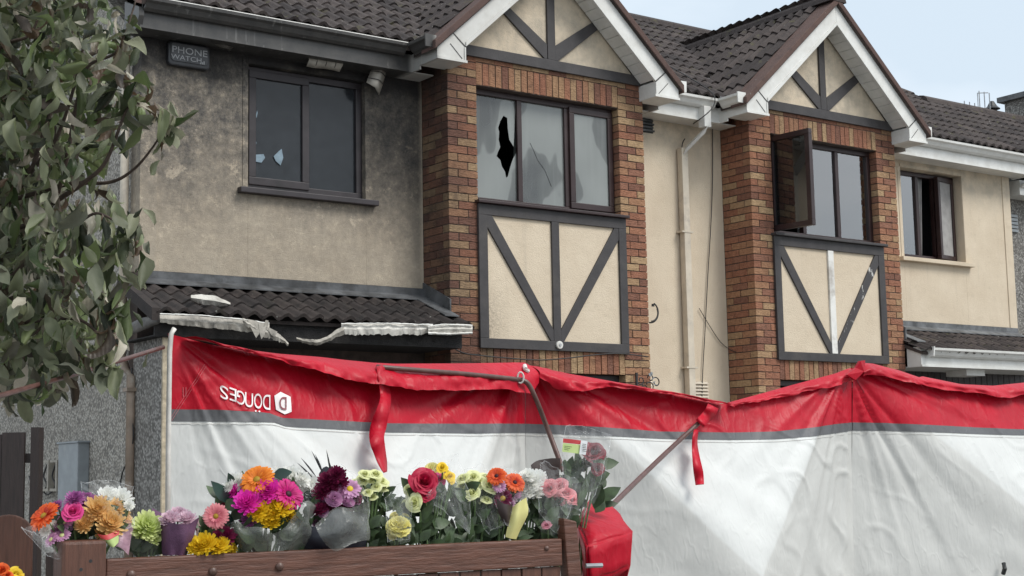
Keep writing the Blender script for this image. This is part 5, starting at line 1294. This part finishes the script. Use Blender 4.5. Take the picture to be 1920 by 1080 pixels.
b1.sheet([[(165, 912, .08), (205, 908, .10), (243, 905, .06)], [(180, 960, .05), (225, 960, .03), (253, 980, -.02)], [(190, 1020, .0), (215, 1030, -.03), (240, 1040, -.04)]], 'film')
b1.sheet([[(226, 985, -.04), (240, 975, -.05), (250, 990, -.05)], [(205, 1025, -.06), (222, 1028, -.07), (240, 1042, -.05)]], 'film_pink')
b1.sheet([[(182, 1001, -.07), (200, 1003, -.09), (224, 992, -.07)], [(190, 1010, -.08), (204, 1012, -.10), (223, 1002, -.08)]], 'label_red', 'label', 3, 0).sheet([[(190, 1010.5, -.08), (204, 1012.5, -.10), (223, 1002.5, -.08)], [(206, 1024, -.08), (213, 1026, -.095), (222, 1017, -.08)]], 'label_green', 'label', 3, 0).f('mum:lilac', (128, 962, 12), (108, 992, 12), (142, 984, 11)).f('mum:apricot', (228, 972, 15), (175, 978, 14), (198, 968, 15)).film([(150, 905, .02), (205, 898, .03), (248, 912, .0), (254, 985, -.05), (215, 1000, -.07), (165, 960, -.02)], [(42, 990, -.03), (70, 1000, -.08), (118, 1048, -.07), (90, 1045, -.05)]).done()
b2 = Bq('green chrysanthemum bunch between the purple paper and the gate post', 275, .09)
b2.f('mum:green', (275, 990, 25, -.02), (293, 1003, 16), (262, 1000, 12)).leaves(22, 248, 300, 1000, 1045, .08, .04, 'foliage').sheet([[(244, 1000, -.04), (262, 1012, -.06), (296, 1018, -.04)], [(246, 1040, -.03), (270, 1046, -.05), (300, 1044, -.03)]], 'film').f('mum:green', (262, 985, 14), (283, 982, 14), (288, 1012, 11)).f('mum:palepink', (303, 985, 8)).done()
b3 = Bq('pale pink chrysanthemum wrapped in plain purple paper', 335, .08)
b3.f('mum:palepink', (318, 976, 16), (334, 971, 19), (351, 977, 16), up=.8)
b3.sheet([[(299, 970, -.02), (312, 981, -.06), (330, 986, -.09), (352, 983, -.08), (371, 972, -.02)], [(302, 1006, -.03), (314, 1008, -.075), (332, 1012, -.085), (348, 1008, -.09), (362, 1004, -.03)], [(306, 1041, -.03), (318, 1043, -.06), (330, 1042, -.05), (342, 1043, -.06), (353, 1039, -.03)]], 'paper_purple', 'wrap', 3, .022)
b3.sheet([[(285, 952, .08), (305, 962, .09), (328, 966, .09)], [(292, 985, .05), (310, 990, .06), (330, 992, .06)]], 'paper_purple', 'wrap', 4, .004).done()
b4 = Bq('low yellow chrysanthemum bunch with one pink gerbera stem', 392, .07)
b4.f('gerb:salmon:center', (405, 968, 20), up=.1); b4.f('mum:yellow', (385, 1023, 20, -.05), (410, 1026, 18, -.05), (366, 1027, 14, -.04), (430, 1030, 12)); b4.f('mum:burgundy', (421, 1008, 17), (408, 1006, 10)).leaves(26, 365, 412, 985, 1030, .06, .03)
b4.sheet([[(366, 985, .06), (385, 962, .07), (425, 962, .07)], [(368, 1005, .06), (390, 1005, .07), (420, 1005, .07)]], 'paper_pink', 'wrap', 4, .004).f('mum:yellow', (398, 1018, 14), (374, 1018, 12), (422, 1024, 12)).leaves(20, 360, 440, 1000, 1045, .06, .03).done()
b5 = Bq('large bouquet with orange gerbera, magenta and yellow blooms in grey organza', 505, .10)
b5.f('gerb:orange:center', (482, 900, 27, -.02)); b5.f('gerb:fuchsia:darkcenter', (540, 927, 26, -.06), up=.2)
b5.f('mum:white', (446, 905, 16), (519, 894, 15, .06), (545, 900, 22, .05), (578, 914, 21, .04), (560, 935, 15, .06)); b5.f('mum:magenta', (470, 927, 25), (464, 945, 22, -.04), (502, 922, 20), (490, 942, 18), (437, 922, 12)); b5.f('mum:darkred', (436, 938, 18))
b5.f('mum:yellow', (524, 957, 23, -.06), (486, 960, 18, -.05), (508, 979, 18, -.06), (515, 938, 12, -.05)); b5.f('mum:mauve', (470, 976, 16)); b5.leaves(30, 415, 590, 930, 1010, .09, .05, 'foliage')
for l in ((432, 945, 400, 902, 26), (436, 912, 430, 888, 16), (510, 892, 548, 884, 22), (572, 940, 590, 918, 24), (440, 985, 404, 955, 24), (556, 893, 566, 888, 10)): b5.leaf(*l)
b5.leaves(60, 436, 590, 985, 1042, .08, .05, 'foliage', .0)
b5.sheet([[(418, 984, .0), (446, 978, -.06), (478, 990, -.10), (508, 1000, -.12), (540, 984, -.12), (566, 946, -.10), (580, 938, -.08), (594, 952, -.04)], [(432, 1006, -.02), (458, 1002, -.08), (486, 1012, -.11), (512, 1018, -.12), (545, 1004, -.12), (568, 980, -.10), (578, 978, -.07), (586, 986, -.04)], [(452, 1034, -.03), (472, 1036, -.07), (492, 1032, -.09), (516, 1036, -.10), (540, 1030, -.09), (558, 1034, -.07), (566, 1026, -.05), (572, 1028, -.03)]], 'film_grey', 'wrap', 4, .03)
b5.sheet([[(364, 905, .09), (400, 910, .10), (425, 930, .10)], [(385, 940, .08), (405, 950, .09), (425, 965, .09)], [(404, 965, .07), (415, 975, .08), (430, 990, .08)]], 'film', 'wrap', 5).f('mum:magenta', (452, 935, 16), (485, 915, 14), (520, 925, 15)).f('mum:yellow', (540, 965, 15), (500, 968, 13)).f('mum:white', (430, 912, 11), (565, 900, 14), (592, 922, 12)).film([(540, 880, .05), (575, 885, .04), (600, 915, .0), (595, 950, -.04), (560, 940, -.02)]).done()
b6 = Bq('burgundy and lilac button chrysanthemums in navy paper with dark grass blades', 630, .09)
b6.f('mum:burgundy', (616, 904, 17), (632, 892, 15), (603, 925, 14), (600, 958, 14), (640, 905, 12), (664, 935, 12)); b6.f('daisy:lilac:yellow', (656, 917, 18, -.03)); b6.f('button:lilac:burgundy', (637, 920, 12), (625, 937, 14, -.04), (604, 946, 12), (652, 943, 11, -.04), (615, 966, 10), (594, 978, 9), (668, 940, 8)); b6.leaves(14, 590, 680, 930, 1000, .07, .04, 'foliage')
for a in ((590, 900, 561, 867), (594, 896, 568, 858), (608, 895, 588, 845), (606, 890, 594, 852), (620, 890, 615, 844), (624, 894, 618, 862), (646, 902, 646, 888)): b6.leaf(*a, 3.5, 'iron', .04)
b6.sheet([[(598, 888, .07), (612, 874, .08), (640, 892, .08)], [(600, 905, .07), (620, 905, .08), (650, 905, .08)]], 'paper_navy', 'wrap', 3, .003)
b6.sheet([[(566, 985, -.02), (600, 985, -.07), (628, 955, -.08), (652, 958, -.08), (690, 965, -.04)], [(565, 1010, -.03), (598, 1012, -.09), (628, 1000, -.10), (655, 1000, -.09), (688, 1000, -.04)], [(572, 1034, -.02), (600, 1032, -.06), (630, 1030, -.07), (660, 1028, -.06), (688, 1024, -.02)]], 'paper_navy', 'wrap', 4, .01)
b6.sheet([[(590, 985, -.10), (628, 952, -.12), (660, 950, -.12), (692, 942, -.07)], [(600, 1008, -.11), (632, 995, -.14), (662, 985, -.13), (692, 985, -.07)], [(612, 1022, -.10), (630, 1034, -.12), (660, 1020, -.11), (690, 1015, -.06)]], 'film_grey', 'wrap', 5, .02)
b6.sheet([[(588, 860, .09), (620, 868, .10), (655, 885, .09)], [(592, 890, .08), (630, 895, .09), (676, 915, .06)]], 'film', 'wrap', 4).f('button:lilac:burgundy', (645, 932, 11), (612, 932, 10), (660, 950, 9), (630, 952, 10), (606, 962, 9)).f('mum:burgundy', (648, 958, 11), (618, 948, 11), (622, 915, 11)).film([(640, 870, .04), (668, 890, .02), (692, 940, -.03), (690, 985, -.06), (660, 945, -.05)]).done()
b7 = Bq('pale green lisianthus bunch with tall leafy stems', 697, .12)
b7.f('rose:palegreen', (680, 900, 13), (697, 896, 14), (714, 904, 13), (690, 924, 9), (675, 914, 10), (706, 914, 9), (668, 905, 9), (684, 890, 10), (704, 890, 11), (720, 914, 9), (672, 922, 8), (698, 932, 8), up=.9).leaves(60, 672, 728, 925, 1045, .075, .042).done()
b8 = Bq('single yellow carnation in clear cellophane', 747, .07)
b8.f('carn:lemon', (747, 989, 19, -.04), (741, 970, 9)).leaves(46, 724, 785, 950, 1045, .06, .03, 'foliage').sheet([[(726, 940, -.02), (742, 930, -.04), (762, 928, -.02)], [(722, 980, -.04), (745, 985, -.09), (770, 975, -.04)], [(724, 1018, -.03), (745, 1022, -.06), (768, 1016, -.03)]], 'film').f('carn:lemon', (755, 975, 11), (738, 1000, 11)).film([(722, 935, .0), (752, 905, .02), (772, 940, -.03), (765, 1010, -.07), (728, 1015, -.06)]).done()
b9 = Bq('crimson roses with yellow freesia in a tall clear sleeve', 815, .10)
b9.f('rose:red', (795, 904, 22, -.03), (779, 912, 15), (799, 926, 15, -.04), (783, 896, 12)); b9.f('rose:rosepink', (822, 900, 12)); b9.f('carn:lemon', (811, 882, 13, .04)); b9.f('rose:yellow', (829, 877, 9), (835, 888, 8), (843, 894, 9), (846, 902, 6)); b9.f('rose:palegreen', (778, 943, 15, -.04), (766, 918, 9), (770, 930, 8))
b9.leaves(90, 780, 885, 925, 1045, .085, .045).leaves(34, 762, 800, 950, 1025, .07, .04)
b9.sheet([[(800, 925, -.06), (830, 900, -.07), (850, 880, -.05)], [(806, 945, -.08), (840, 940, -.10), (868, 950, -.06)], [(850, 990, -.06), (865, 990, -.08), (882, 1000, -.05)]], 'film')
b9.sheet([[(760, 880, .08), (810, 862, .09), (852, 850, .07)], [(770, 930, .08), (825, 925, .09), (868, 935, .06)], [(800, 985, .07), (835, 985, .08), (880, 1000, .05)]], 'film').f('rose:red', (808, 912, 12), (788, 922, 12)).f('rose:palegreen', (790, 945, 11), (764, 942, 9)).film([(835, 868, .0), (858, 852, .0), (880, 935, -.05), (882, 1000, -.06), (815, 945, -.07), (806, 925, -.06)], [(765, 885, .03), (800, 860, .03), (840, 870, .02), (850, 900, -.02), (800, 890, .0)]).done()
b10 = Bq('pale green roses over dark foliage in the middle right of the gate', 900, .13)
b10.f('rose:palegreen', (876, 908, 14), (897, 906, 14), (920, 911, 15), (886, 925, 13), (905, 926, 12), (866, 912, 9), (868, 898, 11), (887, 895, 12), (908, 897, 12), (926, 924, 10), (912, 938, 9), (894, 938, 9), up=.7).leaves(120, 860, 955, 925, 1042, .085, .048).sheet([[(885, 875, .02), (915, 880, .0), (932, 905, -.03)], [(890, 930, -.02), (920, 940, -.05), (938, 960, -.04)], [(895, 985, -.03), (920, 990, -.05), (945, 1000, -.03)]], 'film').film([(870, 880, .02), (905, 872, .02), (935, 900, -.03), (945, 985, -.05), (915, 1000, -.06), (890, 950, -.03)]).done()
b11 = Bq('small orange-red gerberas and lilac daisies in pale yellow paper', 950, .10)
b11.f('gerb:orangered:darkcenter', (931, 893, 16), (965, 905, 17, -.03)); b11.f('daisy:palepink:lilac', (945, 914, 16), (958, 927, 15), (950, 900, 10)); b11.f('daisy:burgundy:center', (943, 935, 16, -.04)); b11.leaves(36, 925, 980, 940, 1040, .06, .035)
b11.sheet([[(962, 950, -.06), (975, 940, -.08), (988, 932, -.05)], [(955, 975, -.06), (972, 970, -.09), (990, 965, -.05)], [(948, 1006, -.05), (958, 1010, -.06), (967, 1012, -.04)]], 'paper_yellow', 'wrap', 4, .008)
b11.sheet([[(930, 935, -.06), (945, 945, -.08), (962, 945, -.06)], [(933, 960, -.06), (948, 965, -.08), (958, 975, -.06)], [(948, 985, -.05), (952, 987, -.06), (956, 988, -.05)]], 'paper_brown', 'wrap', 3, .004).f('daisy:lilac:palepink', (936, 912, 11), (966, 924, 11), (955, 944, 10)).f('mum:palepink', (935, 925, 10)).film([(915, 885, .0), (945, 872, .02), (985, 895, .0), (992, 960, -.05), (955, 990, -.07), (930, 950, -.05)]).done()
b12 = Bq('dense white chrysanthemums above dark stems near the right gate end', 1000, .13)
b12.f('mum:white', (980, 906, 15), (997, 905, 19), (1014, 910, 15), (986, 924, 17), (1004, 925, 15), (975, 920, 13), (990, 895, 14), (1008, 897, 14), (1018, 922, 13), (994, 936, 13), up=.6).leaves(80, 965, 1040, 935, 1036, .08, .03).done()
b13 = Bq('pink roses in a clear sleeve leaning at the right gate end', 1046, .10)
b13.f('rose:salmon', (1031, 915, 14), (1047, 913, 16), (1062, 926, 14), (1072, 936, 11), (1038, 930, 12), (1054, 936, 11)); b13.f('rose:pink', (1025, 985, 8, -.05)); b13.leaves(56, 1010, 1066, 935, 1036, .09, .055)
for l in ((1024, 975, 1050, 950, 22), (1034, 992, 1052, 972, 20)): b13.leaf(*l, 'foliage', -.05)
b13.sheet([[(1018, 868, -.03), (1050, 895, -.06), (1082, 902, -.04)], [(1012, 930, -.05), (1040, 935, -.09), (1076, 935, -.05)], [(1010, 1000, -.04), (1035, 1004, -.07), (1060, 1000, -.04)]], 'film').film([(1012, 872, -.02), (1022, 864, -.02), (1060, 890, -.05), (1084, 900, -.05), (1068, 960, -.08), (1040, 1000, -.08), (1010, 960, -.06)]).done()
b14 = Bq('tall clear sleeve of dark red roses with a red and green label', 1085, .16)
b14.f('rose:darkred', (1115, 848, 18, -.03), (1103, 843, 13), (1124, 863, 14), (1120, 880, 11)); b14.leaves(40, 1058, 1125, 872, 965, .10, .055, 'foliage')
b14.leaf(1080, 960, 1112, 882, 16, 'foliage', -.03); b14.leaf(1062, 945, 1060, 890, 20, 'foliage_d', -.02)
b14.sheet([[(1058, 800, -.02), (1098, 806, -.06), (1146, 816, -.03)], [(1052, 850, -.05), (1095, 860, -.10), (1140, 862, -.05)], [(1045, 910, -.05), (1088, 920, -.09), (1126, 920, -.05)], [(1042, 968, -.04), (1070, 975, -.06), (1098, 968, -.04)]], 'film')
b14.sheet([[(1056, 822, -.085), (1076, 824, -.105), (1096, 827, -.115)], [(1055.5, 830, -.088), (1076, 832, -.107), (1094, 834, -.117)]], 'label_red', 'label', 3, 0); b14.sheet([[(1055.5, 830.5, -.088), (1074, 832.5, -.106), (1089, 834, -.115)], [(1054, 847, -.09), (1072, 849, -.107), (1087, 851, -.116)]], 'label_green', 'label', 3, 0)
b14.sheet([[(1089.5, 826, -.12), (1095, 826, -.122), (1102, 828, -.124)], [(1086, 851, -.12), (1091, 852, -.122), (1098, 853, -.124)]], 'paper_white', 'label', 3, 0)
for k_ in range(5): b14.sheet([[(1092, 832+k_*3.2, -.126), (1099, 833+k_*3.2, -.128)], [(1092, 833+k_*3.2, -.126), (1099, 834+k_*3.2, -.128)]], 'label_black', 'print', 2, 0)
for k_ in range(3): b14.sheet([[(1058, 836+k_*3, -.094), (1072-k_*3, 837.5+k_*3, -.110)], [(1058, 836.8+k_*3, -.094), (1072-k_*3, 838.3+k_*3, -.110)]], 'foliage', 'print', 2, 0)
b14.sheet([[(995, 872, .06), (1012, 862, .06), (1050, 860, .04)], [(1000, 895, .05), (1022, 905, .05), (1050, 915, .03)]], 'paper_brown', 'wrap', 4, .008).film([(1060, 798, -.06), (1100, 800, -.09), (1146, 814, -.07), (1128, 900, -.12), (1095, 965, -.10), (1050, 940, -.10)]).done()
b0 = Bq('orange and yellow blooms peeking in at the bottom left corner', 15, .02)
b0.f('rose:orangered', (3, 1070, 13), (14, 1079, 9)); b0.f('rose:yellow', (28, 1078, 12), (20, 1090, 12), (36, 1084, 8)).done()

# ================================================================== WITHERED TREE
tr = thing('tree', (atz(-190, 900, 5.7).x, atz(-190, 900, 5.7).y, 0), 'withered heat-scorched tree with drooping grey-green leaves at the left edge', 'tree')
RT_ = random.Random(21)
trunk0 = Vector((WLOC['tree'].x, WLOC['tree'].y, 0))
obj('trunk', MB().tube(smooth_path([trunk0, trunk0+Vector((.03, .05, 1.2)), atz(-150, 560, 5.7), atz(-130, 300, 5.7), atz(-90, 40, 5.6), atz(-60, -200, 5.6)], 5), .075, 12, .03).mesh('trunk', smooth=True), 'bark', tr)
BRN = [[(-140, 560, 5.7), (-20, 430, 5.6), (60, 320, 5.5), (110, 250, 5.45), (150, 120, 5.4), (165, 20, 5.4), (185, -60, 5.4)], [(60, 320, 5.5), (110, 160, 5.5), (140, 40, 5.5)],
       [(-130, 480, 5.8), (0, 440, 5.6), (100, 380, 5.5), (145, 190, 5.4), (165, 125, 5.35), (215, 100, 5.3), (235, 62, 5.3), (255, 0, 5.3)], [(-140, 420, 5.9), (40, 370, 5.7), (130, 345, 5.6), (205, 342, 5.5), (250, 318, 5.45), (285, 278, 5.4), (305, 245, 5.4)],
       [(-145, 620, 5.7), (20, 560, 5.6), (110, 570, 5.5), (115, 480, 5.45), (140, 430, 5.4), (180, 400, 5.4), (230, 420, 5.35), (262, 410, 5.35)], [(-145, 600, 5.6), (0, 610, 5.5), (80, 600, 5.4), (150, 600, 5.4), (205, 640, 5.4), (240, 620, 5.4)],
       [(100, 380, 5.5), (160, 340, 5.4), (200, 300, 5.35), (240, 200, 5.3), (262, 195, 5.3)], [(-140, 300, 5.7), (-20, 200, 5.6), (60, 165, 5.5), (120, 120, 5.5), (100, 40, 5.5)], [(-130, 200, 5.7), (0, 90, 5.6), (60, 60, 5.6), (90, -40, 5.6)],
       [(110, 570, 5.5), (60, 640, 5.45), (30, 700, 5.4)], [(-20, 560, 5.6), (40, 500, 5.5), (90, 460, 5.45)]]
tips = []
for br_ in BRN:
    pts = smooth_path([atz(*q_) for q_ in br_], 7); obj('branch', MB().tube(pts, .011, 7, .0028).mesh('branch', smooth=True), 'bark', tr)
def region(x, y):
    """right limit of the crown at height y (picture px), used as an envelope for where leaves may hang"""
    lim = interp([(-60, 255), (0, 250), (60, 240), (110, 235), (160, 245), (215, 250), (270, 232), (330, 205), (400, 235), (430, 250), (470, 235), (520, 222), (580, 225), (640, 225), (690, 130), (730, 90), (760, 50)], y)
    return x < lim
def tree_leaf(mesh_rng, L_):
    mb = MB(); w_ = L_*mesh_rng.uniform(.34, .54); n = 6; vs = []; p = Vector((0, 0, 0)); d = Vector((1, 0, 0)); up_ = Vector((0, 0, 1)); curl = mesh_rng.uniform(-.5, 2.6); tw = mesh_rng.uniform(-1.6, 1.6); cup = mesh_rng.uniform(-.3, 1.2)
    prof = [.05, .48, .85, 1.0, .9, .55, .02]
    for i in range(n+1):
        hw = w_*prof[i]*.5; t = tw*i/n; sd_ = Vector((0, cos(t), sin(t))); nr = d.cross(sd_)
        for s in (-1, -.5, 0, .5, 1): vs.append(p+sd_*hw*s*(1-.25*cup*abs(s))+nr*(cup*hw*s*s)+nr*hw*.22*sin(i*2.1+s*3)*abs(s))
        d = (Matrix.Rotation(curl/n, 3, 'Y') @ d).normalized(); p = p+d*L_/n
    mb.add([(0, -.001, -.0), (0, .001, 0), (-L_*.3, .0012, .01), (-L_*.3, -.0012, .01)], [(0, 1, 2, 3)])
    mb.add(vs, [(i*5+j, i*5+j+1, (i+1)*5+j+1, (i+1)*5+j) for i in range(n) for j in range(4)])
    me = mb.mesh('leaf', True, False); me.materials.append(M['leaf']); return me
LM = [tree_leaf(RT_, 1.) for _ in range(16)]
cand = []
tries = 0
while len(cand) < 4600 and tries < 90000:
    tries += 1
    y = RT_.uniform(-90, 735); x = RT_.uniform(-130, 275)
    if not region(x, y): continue
    if y > 640 and RT_.random() < .3: continue
    if x > 150 and RT_.random() < .62: continue
    nz_ = noise.noise((x*.011, y*.011, 3.3))
    if nz_ < -.30 and x > 110: continue
    deep = RT_.random()
    z = 5.12+deep*1.7
    cand.append((x, y, z))
extra = [(305, 215, 5.38), (300, 235, 5.38), (318, 190, 5.36), (325, 240, 5.38), (290, 190, 5.4), (262, 150, 5.3), (250, 150, 5.28), (240, 190, 5.3), (262, 425, 5.35), (268, 440, 5.33), (258, 400, 5.35), (278, 660, 5.36), (262, 500, 5.3), (190, 660, 5.3), (205, 640, 5.32), (195, 680, 5.3), (240, 520, 5.33), (228, 500, 5.33), (245, 560, 5.33), (300, 300, 5.4)]+[(RT_.uniform(215, 285), RT_.uniform(380, 470), 5.33) for _ in range(16)]+[(RT_.uniform(285, 330), RT_.uniform(180, 260), 5.38) for _ in range(9)]+[(RT_.uniform(200, 262), RT_.uniform(500, 600), 5.33) for _ in range(14)]+[(RT_.uniform(120, 215), RT_.uniform(600, 690), 5.33) for _ in range(18)]+[(RT_.uniform(225, 275), RT_.uniform(60, 260), 5.3) for _ in range(26)]
def leaf_mat(x, y, z, small=1.):
    p = atz(x, y, z); L_ = RT_.choice((.05, .07, .085, .10, .115, .13, .15))*RT_.uniform(.85, 1.12)*small
    droop = RT_.uniform(-.3, 1.4) if y < 300 else RT_.uniform(.3, 2.4)
    d = Vector((RT_.uniform(-1, 1), RT_.uniform(-1, .6), -droop)).normalized()
    q_ = d.to_track_quat('X', 'Z').to_matrix().to_4x4() @ Matrix.Rotation(RT_.uniform(-1.3, 1.3), 4, 'X')
    return Matrix.Translation(p) @ q_ @ Matrix.Scale(L_, 4)
cand.sort(key=lambda c: c[2])
inframe = [c for c in cand if c[0] > -10 and c[1] > -10]; others = [c for c in cand if not (c[0] > -10 and c[1] > -10)]
first = [(c, 1.05) for c in extra]+[(c, 1.) for c in inframe[:300-len(extra)]]
for c, s in first: inst('leaf', RT_.choice(LM), tr, leaf_mat(*c, s))
mb = MB()
for c in inframe[300-len(extra):]+others:
    me = RT_.choice(LM); mt = leaf_mat(*c)
    mb.add([mt @ v.co for v in me.vertices], [tuple(p.vertices) for p in me.polygons])
obj('foliage', mb.mesh('foliage', True, False), 'leaf', tr, kind='stuff')
